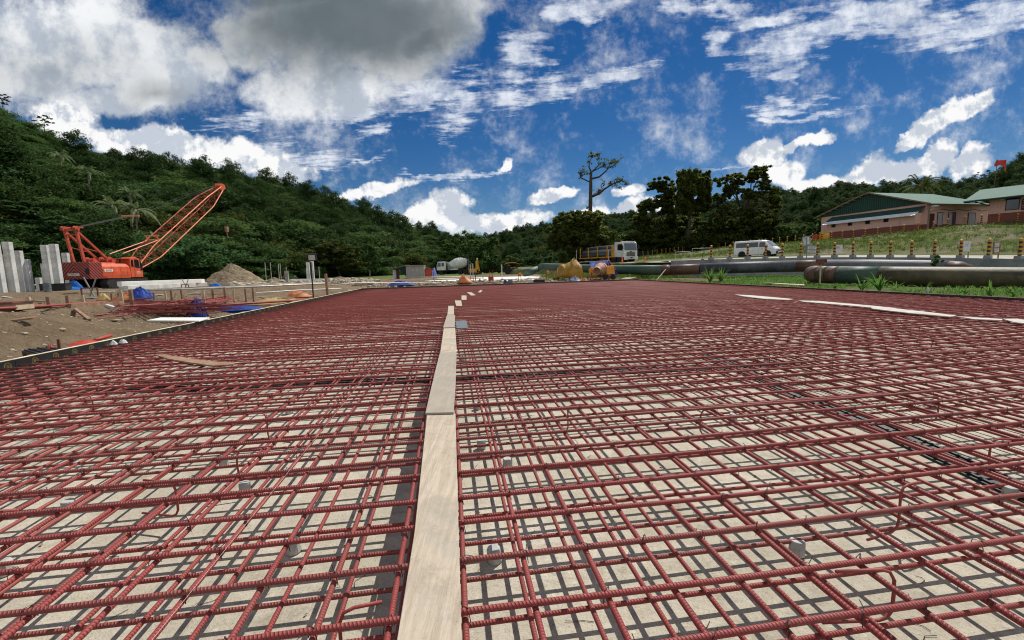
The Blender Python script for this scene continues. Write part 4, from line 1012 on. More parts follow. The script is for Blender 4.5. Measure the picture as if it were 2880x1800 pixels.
for _ in range(5200):
    u, v = rg.uniform(U1+.2, U1+11), rg.uniform(3, 40)
    q = uv(u, v); 
    if q.y > 39 or fbm(q.x, q.y, .5, 3) < -.18: continue
    q.z = float(ground_z(q.x, q.y)); P.append(tuple(q))
tufts('weeds', P, .17, 9, 'weed', .16, .018, rg, lean=.7)
P = []
for _ in range(1500):
    q = gp(rg.uniform(1500, 2000), 770, 0); x = rg.uniform(3, 14); y = rg.uniform(34, 46)
    P.append((x, y, float(ground_z(x, y))))
tufts('weeds', P, .28, 8, 'grass', .2, .02, rg)
# arching weeds in front of the big pipe
def weed(label, x, y, Y, h, n, seed, w=.022):
    rg = np.random.default_rng(seed); b = gpz(x, Y); mb = MB()
    for i in range(n):
        a = rg.uniform(0, 6.28); d = Vector((math.cos(a), math.sin(a)*.6, 0)); L = h*rg.uniform(.6, 1.15); arch = rg.uniform(.35, 1.0); sd = Vector((-d.y, d.x, 0)).normalized()
        pts = []
        for k in range(7):
            t = k/6; c = d*L*arch*t*.9+Vector((0, 0, L*(1.35*t-arch*.95*t*t))); ww = w*(1-.85*t*t)*(.6+.8*min(1, t*3)); pts.append((c-sd*ww, c, c+sd*ww))
        mb.grid([[(p[0].x, p[0].y, p[0].z), (p[1].x, p[1].y, p[1].z-.008), (p[2].x, p[2].y, p[2].z)] for p in pts])
    o = mb.build('weed_plant', 'weed', smooth=True); o.location = b+Vector((0, 0, .0)); return tag(o, label, 'weed', 'tall weeds beside the mat')
weed('clump of arching weeds in front of the green part of the big pipe', 2430, 800, 15.6, .62, 18, 1)
weed('largest clump of arching weeds in front of the big pipe', 2480, 800, 15.2, .72, 30, 2)
weed('low arching weeds right of the largest weed clump', 2525, 800, 14.9, .5, 14, 3)
weed('small weeds before the dark gap under the pipe', 2570, 815, 13.8, .22, 12, 4)
weed('pair of leaning weeds beside the white bottle', 2606, 810, 14.2, .5, 6, 5)
weed('spreading low weeds under the mossy pipe', 2720, 830, 12.9, .34, 24, 6)
weed('two tall weeds standing alone near the right edge', 2796, 840, 12.2, .5, 8, 7)
weed('weeds cut by the right edge of the photo', 2862, 845, 12.0, .36, 16, 8)
weed('tall tuft of grass before the black pipe, left one', 1998, 790, 25.6, 1.0, 34, 9)
weed('tall tuft of grass before the black pipe, right one', 2030, 790, 25.0, .95, 34, 10)
weed('small weeds in the shade at the green pipe edge', 2352, 800, 16.8, .3, 18, 11)
# saplings
tree('sapling', 'leafy sapling growing between the grey pipe and the kerb wall', 2630, 752, 22.3, [(2622,732,10,5),(2640,736,10,4),(2636,722,7,4),(2628,744,8,4)], 16, .085, m='lf_bright', seed=91, ncl=5, r0=.012, cat='sapling')
mb = MB(); mb.lathe([(.04, 0), (.042, .16), (.02, .21), (.02, .235), (.001, .236)], 12)
o = mb.build('bottle', 'sign', smooth=True); o.location = gpz(2617, 13.4); tag(o, 'pale plastic bottle standing in the weeds', 'bottle')

# ------------------------------------------------------------------ pipes
def pipe(name, label, segs, r, group=None, cat='pipe'):
    """segs: list of (part name, material, [points]) end to end"""
    o0 = Vector(segs[0][2][0]); root = thing(name, label, cat, o0, 0, group)
    for nm, m, P, *rr in segs:
        mb = MB(); mb.tube([Vector(p)-o0 for p in P], rr[0] if rr else r, 28); mb.build(nm, m, root, smooth=True)
    return root
def pc(x, y, Y): return pt(x, y, Y)
r = .385
A = [pc(1475,768,48), pc(1500,762,49), pc(1512,757,49.5)]; Bq = [pc(1512,757,49.5), pc(1522,751,49.5), pc(1534,749.5,49.2), pc(1560,751,47), pc(1620,754,43.5), pc(1700,757.5,39.5), pc(1790,759.5,36), pc(1868,760,33.8)]
pipe('steel_pipe', 'long pipe behind the mixer, green then rusty then black, bent at its left end', [('pipe_elbow', 'pipe_green', A), ('pipe_run', 'pipe_green', Bq), ('pipe_collar', 'pipe_rust', [pc(1866,760,33.9), pc(1878,760,33.6), pc(1880,760,33.6)], r+.025),
    ('pipe_run', 'pipe_rust', [pc(1878,760,33.7), pc(1970,756.5,32.2)]), ('pipe_run', 'pipe_black', [pc(1970,756.5,32.2), pc(2100,752,30.8), pc(2240,748.5,29.6)]), ('pipe_run', 'pipe_rust', [pc(2240,748.5,29.6), pc(2310,747.5,28.6)]),
    ('pipe_run', 'pipe_grey', [pc(2310,747.5,28.6), pc(2450,748.5,26.2), pc(2600,752,23.6), pc(2670,755,22.4)]), ('pipe_end', 'pipe_rust', [pc(2670,755,22.4), pc(2700,757,22.0), pc(2718,762,22.0), pc(2726,772,22.2)], [r, r*.98, r*.9, r*.7])], r)
rb = .40
q0, q1, q2, q3 = pc(2288,771,21.2), pc(2308,772,20.8), pc(2332,773,20.4), pc(2360,774,20.)
e = (q0-q1).normalized()
q4, q5, q6 = pc(2520,777.5,18.2), pc(2700,781,16.6), pc(2900,785,15.)
q7 = q6+(q6-q5)
pipe('steel_pipe', 'big old pipe at the right with a domed rusty end, green then mossy brown', [('end_cap', 'pipe_rust', [q0+e*.34, q0+e*.31, q0+e*.2, q0], [.05, rb*.6, rb*.88, rb]), ('pipe_run', 'pipe_rust', [q0, q1]), ('pipe_run', 'pipe_moss', [q1, q2]),
    ('pipe_run', 'pipe_rust', [q2, q3]), ('pipe_run', 'pipe_green', [q3, q4-(q4-q3)*.25]), ('pipe_run', 'pipe_moss', [q4-(q4-q3)*.25, q4, q5, q6, q7], rb+.004)], rb)
# clamp on a stake in front of the domed end
b = gpz(2309, 19.2); root = thing('stake_with_saddle', 'timber stake carrying a toothed rusty saddle in front of the big pipe', 'stake', b)
zt = pt(2309, 738, 19.2).z-b.z
mb = MB(); mb.box((0, 0, zt/2-.05), (.05, .05, zt+.1)); mb.build('stake', 'timber_l', root)
mb = MB(); mb.box((.02, 0, zt+.03), (.42, .10, .10))
for i in range(6): mb.box((-.17+i*.075, 0, zt+.1), (.035, .1, .06))
mb.box((.02, 0, zt-.06), (.16, .08, .10)); mb.build('saddle', 'rust', root)
p = gpz(1846, 31.4); mb = MB(); t = pt(1872, 758, 32.6); mb.beam(p, t, .05, .05)
tag(mb.build('prop', 'timber_l', origin=p), 'slanted pale timber prop leaning on the green pipe joint', 'prop')
mb = MB(); a, b = pt(1668, 783.5, 35), pt(1850, 777, 35)

# ------------------------------------------------------------------ buildings
c0 = pt(2601, 648, 58); cE = pt(2308, 610.6, 72); DX = Vector((.9637, .2669, 0)); DY = Vector((-DX.y, DX.x, 0))
L1, W1, HE = 12.2, 14.4, pt(2601, 572, 58).z-c0.z
rotb = math.atan2(DX.y, DX.x)
root = thing('pink_building', 'long salmon building with a green gable roof and white canopy', 'building', c0, rotb)
mb = MB(); mb.box((L1/2, W1/2, HE/2-.3), (L1, W1, HE+.6)); 
mb.extr([(0.0, 0, HE), (0.0, W1, HE), (0.0, W1/2, HE+2.35)], (.02, 0, 0)); mb.build('wall', 'wall', root)
mb = MB(); g = .06
mb.extr([(-.08, -.3, HE+.02), (-.08, W1+.9, HE-.12), (-.08, W1/2, HE+2.42)], (.05, 0, 0)); mb.build('gable_panel', 'roof_d', root)
mb = MB()
for s in (0, 1):
    e = Vector((-.5, -.75, HE-.18)) if s == 0 else Vector((-.5, W1+.95, HE-.2)); rdg = Vector((-.5, W1/2, HE+2.5))
    mb.extr([e, e+Vector((L1+.9, 0, 0)), rdg+Vector((L1+.9, 0, 0)), rdg], (0, 0, .06))
rf = mb.build('roof', 'roof', root)
mb = MB(); mb.beam((-.54, W1+.95, HE-.15), (-.54, W1/2, HE+2.53), .05, .16); mb.beam((-.54, -.75, HE-.13), (-.54, W1/2, HE+2.53), .05, .16); mb.build('fascia', 'timber', rf)
mb = MB()
for i in range(9): mb.beam((-.7, W1/2+i*.9, HE+2.3-i*.29), (.1, W1/2+i*.9, HE+2.3-i*.29), .06, .1)
mb.build('rafter_ends', 'timber', rf)
# lean-to room along the gable side with white corrugated canopy
mb = MB(); mb.box((-.70, W1/2-.85, HE/2-1.0), (1.4, W1-2.4, HE-.3)); mb.build('lean_to_wall', 'wall', root)
mb = MB(); mb.extr([(-1.95, .1, HE-1.52), (-1.95, W1-1.7, HE-1.52), (-1.15, W1-1.7, HE-1.05), (-1.15, .1, HE-1.05)], (0, 0, .05)); mb.build('canopy', 'canopy', root)
mb = MB(); mb.extr([(-1.20, .1, HE-1.06), (-1.20, W1-1.7, HE-1.06), (.0, W1-1.7, HE-.36), (.0, .1, HE-.36)], (0, 0, .07)); mb.build('lean_to_roof', 'roof_d', root)  # upper roof strip painted dark green for the shade the gable casts
def window(root, c, axis, w, h, name='window', pane='glass', fr='maroon', d=.06):
    """axis 0: in the gable side (normal -x); axis 1: in the long front (normal -y)"""
    x, y, z = c; mb = MB()
    sz = lambda a, b, t: (t, a, b) if axis == 0 else (a, t, b)
    for q, s in (((-w/2, 0), (.07, h+.07)), ((w/2, 0), (.07, h+.07)), ((0, h/2), (w, .07)), ((0, -h/2), (w, .07))):
        o = (x, y+q[0], z+q[1]) if axis == 0 else (x+q[0], y, z+q[1]); mb.box(o, sz(*s, d))
    f = mb.build(name, fr, root); mb = MB(); mb.box((x, y, z), sz(w, h, d*.5)); mb.build('pane', pane, f); return f
for y in (11.6, 9.1, 6.6, 4.2): window(root, (-1.43, y-.4, 1.8), 0, .55, .6)
d = window(root, (.95, -.03, 1.05), 1, 1.0, 2.1, 'door', 'maroon'); 
for x, w, h, pn in ((2.55, .9, 1.7, 'curtain'), (4.5, .75, 1.6, 'curtain'), (5.15, .62, 1.75, 'maroon'), (8.6, 1.35, 1.6, 'curtain')): window(root, (x, -.03, 1.45), 1, w, h, 'window', pn)
mb = MB(); mb.tube([(x, -.05, 2.62+.10*math.cos(x*2.1)) for x in np.linspace(1.2, L1, 24)], .025, 5); mb.build('cable', 'dark', root)
for y in (12., 8, 2): 
    mb = MB(); mb.box((-1.43, y, .8), (.06, .07, 2.4)); mb.build('downpipe', 'wall', root)
mb = MB(); mb.beam((-.3, -.5, .0), (-.3, -.5, 2.6), .14); mb.beam((-.3, -.5, 2.35), (1.2, -.8, 2.5), .12); mb.build('porch_post', 'timber', root)
mb = MB(); mb.box((.35, -.7, 3.0), (.75, .35, .12)); mb.tube([(.2, -.2, 2.3), (.35, -.7, 2.95)], .03, 6); mb.build('lamp_bracket', 'white', root)
# second building at the right edge: its long wall runs toward the photographer
b0 = pt(2777, 622, 53.6); root = thing('pink_building', 'nearer salmon building with green roof cut off by the right edge', 'building', b0, R_(-62.7))
H2 = pt(2777, 560, 53.6).z-b0.z
mb = MB(); mb.box((7, 3.5, H2/2-.7), (14, 7, H2+1.4)); mb.build('wall', 'wall', root)
mb = MB(); mb.extr([(-1.9, -1.3, H2-.10), (15, -1.3, H2-.10), (15, 3.5, H2+1.5), (-1.9, 3.5, H2+1.5)], (0, 0, .07)); mb.extr([(-1.9, 3.5, H2+1.5), (15, 3.5, H2+1.5), (15, 8.5, H2-.1), (-1.9, 8.5, H2-.1)], (0, 0, .07)); rf = mb.build('roof', 'roof', root)
mb = MB(); mb.beam((-1.85, -1.25, H2-.18), (15, -1.25, H2-.18), .08, .14); mb.beam((-1.8, -1.2, H2-.25), (.1, -.1, H2-.45), .07, .1); mb.beam((-.9, -1.1, H2-.25), (.1, -.02, H2-.8), .07, .1); mb.build('eave_frame', 'dark', rf)
window(root, (1.95, -.03, 1.85), 1, 1.05, 1.5); window(root, (1.12, -.03, 2.42), 1, .42, .42, 'vent', 'grey_m', 'plank_grey')
mb = MB(); mb.box((1.12, -.18, 2.40), (.38, .3, .3)); mb.build('air_conditioner', 'white_d', root, bevel=.02)
for x in (.15, .42, .7):
    mb = MB(); mb.box((x, -.03, 1.75), (.05, .06, 2.6)); mb.build('batten', 'wall', root)
mb = MB(); mb.box((3.3, -.05, 1.55), (1.3, .06, 1.2)); sb = mb.build('notice_board', 'maroon', root)
mb = MB()
for i in range(4):
    for j in range(3): mb.box((2.85+j*.42+.05*(i % 2), -.09, 2.0-i*.27), (.26-.05*j, .02, .05))
mb.build('notices', 'sign', sb)
# windsock
b = pt(2783, 640, 70); root = thing('windsock', 'red windsock hanging limp from a thin mast', 'windsock', b); zt = pt(2786, 449, 70).z-b.z
mb = MB(); mb.tube([(0, 0, 0), (.1, 0, zt*.6), (.25, 0, zt)], [.05, .045, .03], 8); mb.build('mast', 'rust', root)
k = 70/FPX; mb = MB()
G = []
for i in range(13):
    t = i/12; row_ = []
    for j in range(9):
        s = j/8; x = .15+29*k*t; z = zt-.05-18*k*s*(1-.25*math.sin(t*3.1))-(0 if t < .82 else (t-.82)/.18*22*k*s)-.1*t
        row_.append((x+.05*math.sin(s*6)-.18*s*(1-t), .18*math.sin(t*7+s*3), z))
    G.append(row_)
mb.grid(G); mb.build('sock', 'windsock', root, smooth=True, solid=.02)
# person in white by the window
def person():
    b = pt(2634, 652, 60.); root = thing('person', 'person in pale shirt and white hard hat standing by the curtained window', 'person', b)
    J = [((0,0,.95),.14,-1), ((0,0,1.15),.15,0), ((0,0,1.38),.16,1), ((0,0,1.50),.06,2), ((0,.0,1.60),.095,3), ((0,.01,1.70),.085,4),
         ((.19,0,1.40),.065,2), ((.25,.03,1.13),.05,6), ((.22,.14,.92),.04,7), ((-.19,0,1.40),.065,2), ((-.25,.02,1.13),.05,9), ((-.24,.1,.89),.04,10),
         ((.10,0,.88),.10,0), ((.11,.01,.48),.07,12), ((.11,-.02,.08),.05,13), ((.12,.14,.04),.045,14), ((-.10,0,.88),.10,0), ((-.11,.01,.48),.07,16), ((-.11,-.02,.08),.05,17), ((-.12,.14,.04),.045,18)]
    me = bpy.data.meshes.new('body'); me.from_pydata([j[0] for j in J], [(j[2], i) for i, j in enumerate(J) if j[2] >= 0], []); o = bpy.data.objects.new('body', me); COL.objects.link(o); o.parent = root
    o.modifiers.new('skin', 'SKIN'); sv = me.skin_vertices[0].data
    for i, j in enumerate(J): sv[i].radius = (j[1], j[1]*.85)
    sv[0].use_root = True; o.modifiers.new('sub', 'SUBSURF').levels = 1
    def fn(N, tc, c):
        x, y, z = sepo(N, tc); c = N.mix(N.m('GREATER_THAN', z, .92), (.03, .035, .06), (.62, .63, .62)); return N.mix(N.m('GREATER_THAN', z, 1.47), c, (.26, .15, .10))
    me.materials.append(mat('person_clothes', fn=fn)); root.rotation_euler[2] = 2.6
    mb = MB(); mb.lathe([(.155, 1.66), (.13, 1.67), (.125, 1.74), (.09, 1.80), (.01, 1.825)], 14, (0, .01, 0)); mb.build('hard_hat', 'white', root, smooth=True)
person()
# dark netting fence behind the far bollards
P = [pt(1700, 733, 112), pt(1810, 722, 108), pt(2010, 702, 100), pt(2200, 690, 92), pt(2330, 680, 86)]; P = [Vector(p) for p in resample(P, 22)]
root = thing('net_fence', 'dark netting fence running under the tall trees', 'fence', P[0])
mb = MB(); mb.grid([[p-P[0] for p in P], [p-P[0]+Vector((0, 0, 2.2+.25*math.sin(i*1.7))) for i, p in enumerate(P)]]); mb.build('netting', 'net', root, solid=.02)
for p in P[::3]:
    mb = MB(); mb.beam(p-P[0]+Vector((0, -.06, -.4)), p-P[0]+Vector((0, -.06, 2.5)), .07); mb.build('post', 'grey_m', root)
# yellow barrier boxes beside the building
b = pt(2318, 674, 62); root = thing('yellow_bin', 'yellow steel bin with a white notice at the building corner', 'bin', b, .2)
mb = MB(); mb.box((0, 0, .48), (1.0, .7, .95)); mb.box((0, 0, .98), (1.08, .78, .06)); mb.build('body', 'yellow', root, bevel=.02); mb = MB(); mb.box((.1, -.36, .7), (.3, .02, .25)); mb.build('notice', 'sign', root)
b = pt(2299, 676, 62.5); root = thing('orange_barrier', 'orange barrier frame left of the yellow bin', 'barrier', b, .2)
mb = MB(); mb.box((0, 0, .4), (.95, .12, .7)); mb.box((-.45, 0, .4), (.1, .5, .8)); mb.box((.4, 0, .4), (.1, .5, .8)); mb.build('panel', 'orange_d', root)
b = pt(2278, 680, 63); root = thing('handrail', 'white handrail leading to the orange barrier', 'handrail', b)
mb = MB(); mb.tube([(-.5, 0, -.2), (-.4, 0, .75), (1.0, .2, 1.0)], .03, 6); mb.tube([(-.4, 0, .35), (1., .2, .6)], .03, 6); mb.build('rail', 'white_d', root); mb = MB(); mb.beam((-.4, -.1, -.1), (.9, 0, .75), .06); mb.build('brace', 'white_d', root)
# signs along the road
def sign(label, x, y, Y, w, h, legs, tilt=0., rz=0., m='sign', split=0, frame='grey_m', hz=.9, leg_h=None):
    b = pt(x, y, Y); root = thing('sign_board', label, 'sign', b, rz, 'notice boards along the road'); z = hz
    Rm = np.array(Matrix.Rotation(tilt, 3, 'Y')); mb = MB(); mb.box((0, 0, z+h/2), (w, .03, h), Rm); mb.build('panel', m, root)
    mb = MB()
    for q, s in (((-w/2, 0), (.05, h)), ((w/2, 0), (.05, h)), ((0, -h/2), (w, .05)), ((0, h/2), (w, .05)))+((((0, 0), (w, .05)),) if split == 1 else (((0, 0), (.05, h)),) if split == 2 else ()):
        v = Rm @ np.array((q[0], -.02, q[1])); mb.box(v+np.array((0, 0, z+h/2)), (s[0]+.02, .05, s[1]+.02), Rm)
    if frame: mb.build('frame', frame, root)
    for lx, lx2 in legs:
        mb = MB(); mb.beam((lx, .02, -.3), (lx2, .02, z+h*.7), .05); mb.build('leg', frame or 'grey_m', root)
    mb = MB()
    for i in range(5 if frame else 3): 
        v = Rm @ np.array((-.05*w, -.022, h*(.32-.15*i))); mb.box(v+np.array((0, 0, z+h/2)), (w*(.62-.1*(i % 2)), .008, .022), Rm)
    mb.build('lettering', 'grey_m', root)
sign('tilted two panel sign board on crossed legs left of the pale banner', 2266, 708, 36.5, .62, .66, ((-.25, .1), (.35, -.05)), -.12, .1, split=2, hz=.55)
sign('framed two row sign standing behind the seventh kerb bollard', 2284, 716, 35.5, .95, .56, ((-.45, -.45), (.48, .48)), .06, .1, split=1, hz=.12)
sign('pale plain banner beside the ninth kerb bollard', 2356, 716, 34, .78, .62, ((-.36, -.36),), 0, .2, frame=None, hz=.12)
sign('crumpled pale banner beside the third bollard from the right', 2717, 716, 27.8, .62, .62, ((.25, .25),), .05, .3, frame=None, hz=.2)
sign('brown framed sign beside the second bollard from the right', 2800, 717, 25.8, .62, .62, ((.33, .33),), -.08, .35, split=1, frame='timber', hz=.12)
b = pt(2878, 712, 24.6); root = thing('warning_lamp', 'yellow warning lamp on a short arm at the right edge', 'lamp', b)
mb = MB(); mb.box((.1, 0, .32), (.5, .05, .06)); mb.build('arm', 'orange_d', root); mb = MB(); mb.lump((.05, 0, .2), .07, 3, amp=.1); mb.build('lamp', 'yellow', root, smooth=True)
# frame gates and posts by the road start
for i, (x, y, Y, w, h, lab) in enumerate(((1973, 731, 36.5, 1.5, .95, 'thin white pipe gate left of the first kerb bollard'), (1920, 733, 38, 1.2, .75, 'lower pipe railing at the left end of the kerb wall'))):
    b = pt(x, y, Y); root = thing('pipe_railing', lab, 'railing', b, -.1)
    mb = MB(); mb.tube([(-w/2, 0, -.1), (-w/2, 0, h), (w/2, 0, h), (w/2, 0, -.1)], .022, 8); mb.tube([(-w/2, 0, .12), (w/2, 0, .12)], .022, 8); mb.build('rail', 'steel', root, smooth=True)
b = pt(1976, 731, 36.8); mb = MB(); mb.tube([(0, 0, 0), (.05, 0, 1.3)], .025, 8); mb.lathe([(.14, 0), (.13, .06), (.03, .1)], 12); o = mb.build('lamp_stand', 'dark'); o.location = b; tag(o, 'thin dark stand with a round foot before the pipe gate', 'stand')
for i, (x, y, Y, lab) in enumerate(((1750, 740, 58, 'orange traffic cone in front of the truck wheel'), (1815, 736.5, 62, 'orange traffic cone right of the truck, on the grass edge'))):
    b = pt(x, y, Y); root = thing('traffic_cone', lab, 'traffic cone', b, 0, 'traffic cones by the truck')
    mb = MB(); mb.lathe([(.17, .03), (.15, .1), (.045, .74), (.03, .75)], 16); mb.build('body', 'cone', root, smooth=True); mb = MB(); mb.box((0, 0, .015), (.4, .4, .03)); mb.build('base', 'cone', root)
    if i: 
        mb = MB(); mb.lathe([(.15, .0), (.04, .62), (.025, .64)], 14, (.12, .3, .04)); mb.build('second_cone', 'cone', root, smooth=True)

# ------------------------------------------------------------------ vehicles
def wheel(root, c, r, w, axis=(1, 0, 0), rim='grey_m'):
    mb = MB(); mb.lathe([(r*.62, -w/2), (r*.95, -w/2), (r, -w*.3), (r, w*.3), (r*.95, w/2), (r*.62, w/2)], 22, c, axis); t = mb.build('wheel', 'rubber', root, smooth=False)
    mb = MB(); mb.lathe([(.01, -w*.42), (r*.3, -w*.5), (r*.62, -w*.36), (r*.62, w*.36), (r*.3, w*.5), (.01, w*.42)], 18, c, axis); mb.build('rim', rim, t, smooth=True)
def loft(mb, secs, mi=0):
    """closed profile sections of equal length"""
    n = len(secs[0]); V = [p for s in secs for p in s]
    mb.add(V, [(i*n+j, i*n+(j+1) % n, (i+1)*n+(j+1) % n, (i+1)*n+j) for i in range(len(secs)-1) for j in range(n)]+[tuple(range(n-1, -1, -1)), tuple((len(secs)-1)*n+j for j in range(n))], mi)
# white van, local +y forward
b = pt(2128, 724, 52.5); hd = R_(-50); VAN = thing('white_van', 'white passenger van with dark side windows parked on the road', 'van', b, hd-math.pi/2)
def vsec(y, z0, zs, zt, w, wt):
    return [(-w, y, z0), (w, y, z0), (w, y, zs*.55+z0*.45), (w, y, zs), (wt, y, zt-.08), (wt-.1, y, zt), (-wt+.1, y, zt), (-wt, y, zt-.08), (-w, y, zs), (-w, y, zs*.55+z0*.45)]
mb = MB(); loft(mb, [vsec(-2.32, .42, 1.05, 1.90, .80, .68), vsec(-2.25, .32, 1.05, 1.96, .85, .72), vsec(.75, .30, 1.05, 1.98, .85, .74), vsec(1.25, .30, 1.05, 1.86, .85, .70), vsec(1.95, .30, 1.05, 1.22, .84, .72), vsec(2.28, .32, .85, .98, .80, .70), vsec(2.36, .42, .75, .80, .72, .62)])
mb.build('body', 'white', VAN, bevel=.05, smooth=False)
def vglass(y0, y1, z0, z1, side, nm='window', y0t=None, y1t=None):
    y0t = y0 if y0t is None else y0t; y1t = y1 if y1t is None else y1t
    xx = lambda z: side*(.85-.125*(z-1.05)/.85+.012)
    mb = MB(); mb.extr([(xx(z0), y0, z0), (xx(z0), y1, z0), (xx(z1), y1t, z1), (xx(z1), y0t, z1)], (-side*.012, 0, 0)); return mb.build(nm, 'glass', VAN)
for s in (1, -1):
    vglass(-2.05, .42, 1.18, 1.74, s); vglass(.55, 1.50, 1.16, 1.72, s, 'door_window', .55, 1.08)
mb = MB(); mb.extr([(-.70, 1.93, 1.245), (.70, 1.93, 1.245), (.64, 1.30, 1.83), (-.64, 1.30, 1.83)], (0, .03, .02)); mb.build('windscreen', 'glass_b', VAN)
mb = MB(); mb.box((0, -2.33, 1.5), (1.1, .03, .5)); mb.build('rear_window', 'glass', VAN)
mb = MB(); mb.box((0, 2.42, .52), (1.62, .12, .26)); mb.build('bumper', 'dark', VAN, bevel=.03)
mb = MB(); mb.tube([(-.8, 2.55, .42), (-.8, 2.58, .55), (.8, 2.58, .55), (.8, 2.55, .42)], .035, 8); mb.build('guard_bar', 'white', VAN)
mb = MB(); mb.box((0, 2.385, .76), (.8, .05, .12)); mb.build('grille', 'dark', VAN)
for s in (1, -1):
    mb = MB(); mb.box((s*.60, 2.34, .78), (.28, .10, .18)); mb.build('headlight', 'sign', VAN, bevel=.03)
    mb = MB(); mb.box((s*1.0, 1.35, 1.25), (.12, .12, .24)); mb.tube([(s*.86, 1.4, 1.15), (s*1.0, 1.35, 1.2)], .02, 6); mb.build('wing_mirror', 'dark', VAN, bevel=.02)
    for y in (-1.35, 1.45): wheel(VAN, (s*.78, y, .33), .33, .2); mb = MB(); mb.lathe([(.01, -.11), (.42, -.11), (.42, .095), (.01, .095)], 20, (s*.765, y, .36), (s, 0, 0)); mb.build('wheel_arch', 'dark', VAN)
    mb = MB(); mb.box((s*.862, .48, .98), (.008, .012, 1.15)); mb.box((s*.864, .85, 1.02), (.014, .16, .035)); mb.build('door_seam', 'dark', VAN)
# loaded truck
b = pt(1758, 741, 64); hd = R_(-65); TR = thing('flatbed_truck', 'white cab truck with yellow staked bed loaded with dark pipes', 'truck', b, hd-math.pi/2)
# front plane at y=+1.1; bed behind
mb = MB(); 
pr = [(-.9, .95), (1.18, .85), (1.22, 1.35), (1.20, 1.75), (1.02, 2.85), (.85, 3.02), (-.9, 3.02)]
mb.extr([(-1.22, y, z) for y, z in pr], (2.44, 0, 0)); mb.build('cab', 'white_d', TR, bevel=.07)
mb = MB(); mb.extr([(-1.08, 1.225, 1.85), (1.08, 1.225, 1.85), (1.02, 1.06, 2.80), (-1.02, 1.06, 2.80)], (0, .02, .004)); mb.build('windscreen', 'glass_b', TR)
for s in (1, -1):
    mb = MB(); mb.extr([(s*1.228, -.15, 1.9), (s*1.228, .95, 1.8), (s*1.228, .86, 2.72), (s*1.228, -.15, 2.72)], (s*.012, 0, 0)); mb.build('door_window', 'glass', TR)
    mb = MB(); mb.box((s*1.42, 1.2, 2.25), (.16, .12, .5)); mb.tube([(s*1.25, 1.0, 2.5), (s*1.42, 1.2, 2.4)], .025, 6); mb.build('wing_mirror', 'dark', TR)
    mb = MB(); mb.box((s*.88, 1.25, .82), (.42, .08, .2)); mb.build('headlight', 'sign', TR, bevel=.03)
    for y in (.25, -1.05): wheel(TR, (s*1.05, y-.1, .52), .52, .3)
    for y in (-6.8, -8.0): wheel(TR, (s*1.02, y, .50), .50, .45)
mb = MB()
for i in range(4): mb.box((0, 1.235, 1.08+i*.145), (1.55-.05*i, .06, .075))
mb.build('grille', 'dark', TR)
mb = MB(); mb.box((0, 1.27, .72), (2.44, .16, .50)); mb.build('bumper', 'white_d', TR, bevel=.04)
mb = MB(); mb.box((0, 1.36, .52), (1.3, .03, .14)); mb.box((0, 1.36, .80), (.42, .02, .13)); mb.build('bumper_slot', 'dark', TR)
mb = MB(); mb.box((0, 1.245, 1.66), (.34, .03, .10)); mb.build('badge', 'dark', TR)
mb = MB(); mb.box((0, .7, 3.06), (2.1, .5, .10)); mb.build('sun_visor', 'white', TR, bevel=.03)
mb = MB(); mb.box((0, -5.3, 1.02), (2.42, 9.4, .16)); mb.build('bed', 'yellow', TR)
mb = MB(); mb.box((0, -.95, 1.85), (2.42, .10, 1.75)); mb.box((1.15, -1.25, 1.80), (.10, .7, 1.55)); mb.box((-1.15, -1.25, 1.80), (.10, .7, 1.55)); mb.build('headboard', 'yellow', TR)
for s in (1, -1):
    for y in (-2.6, -5.0, -7.4, -9.6): mb = MB(); mb.box((s*1.18, y, 1.85), (.10, .12, 1.55)); mb.build('stake', 'yellow', TR)
    mb = MB(); mb.box((s*.5, -5., .75), (.14, 9., .35)); mb.build('chassis_rail', 'dark', TR)
    mb = MB(); mb.box((s*1.08, -3.3, .62), (.1, 2.4, .5)); mb.build('side_guard', 'rust', TR)
for k in range(9):
    lay = 0 if k < 4 else 1 if k < 7 else 2; q = k-(0, 4, 7)[lay]; x = -.84+.28*lay+.56*q; z = 1.41+.53*lay
    mb = MB(); mb.tube([(0, 0, 0), (0, 8.3, 0)], .285, 18); o = mb.build('load_pipe', 'pipe_grey' if k in (4, 6, 7) else 'pipe_black', smooth=True)
    Mx = Matrix.Rotation(hd-math.pi/2, 4, 'Z'); o.location = b+Mx.to_3x3() @ Vector((x, -9.6+.2*(k % 3), z)); o.rotation_euler = (0, 0, hd-math.pi/2)
    tag(o, f'dark steel pipe on the truck bed, {("lower", "middle", "top")[lay]} layer, {ordi(q+1)} from its left side', 'pipe', 'pipes loaded on the truck')

# ------------------------------------------------------------------ left side of the site
def hit(x, y):
    """point of the ground seen at a photo position"""
    d = ray(x, y); d = d/d.y; prev = 3.
    for Y in np.concatenate([np.linspace(3, 60, 1200), np.linspace(60, 140, 300)]):
        p = CAM+d*Y
        if p.z <= float(ground_z(p.x, p.y)): return p
    p = CAM+d*60; p.z = float(ground_z(p.x, p.y)); return p
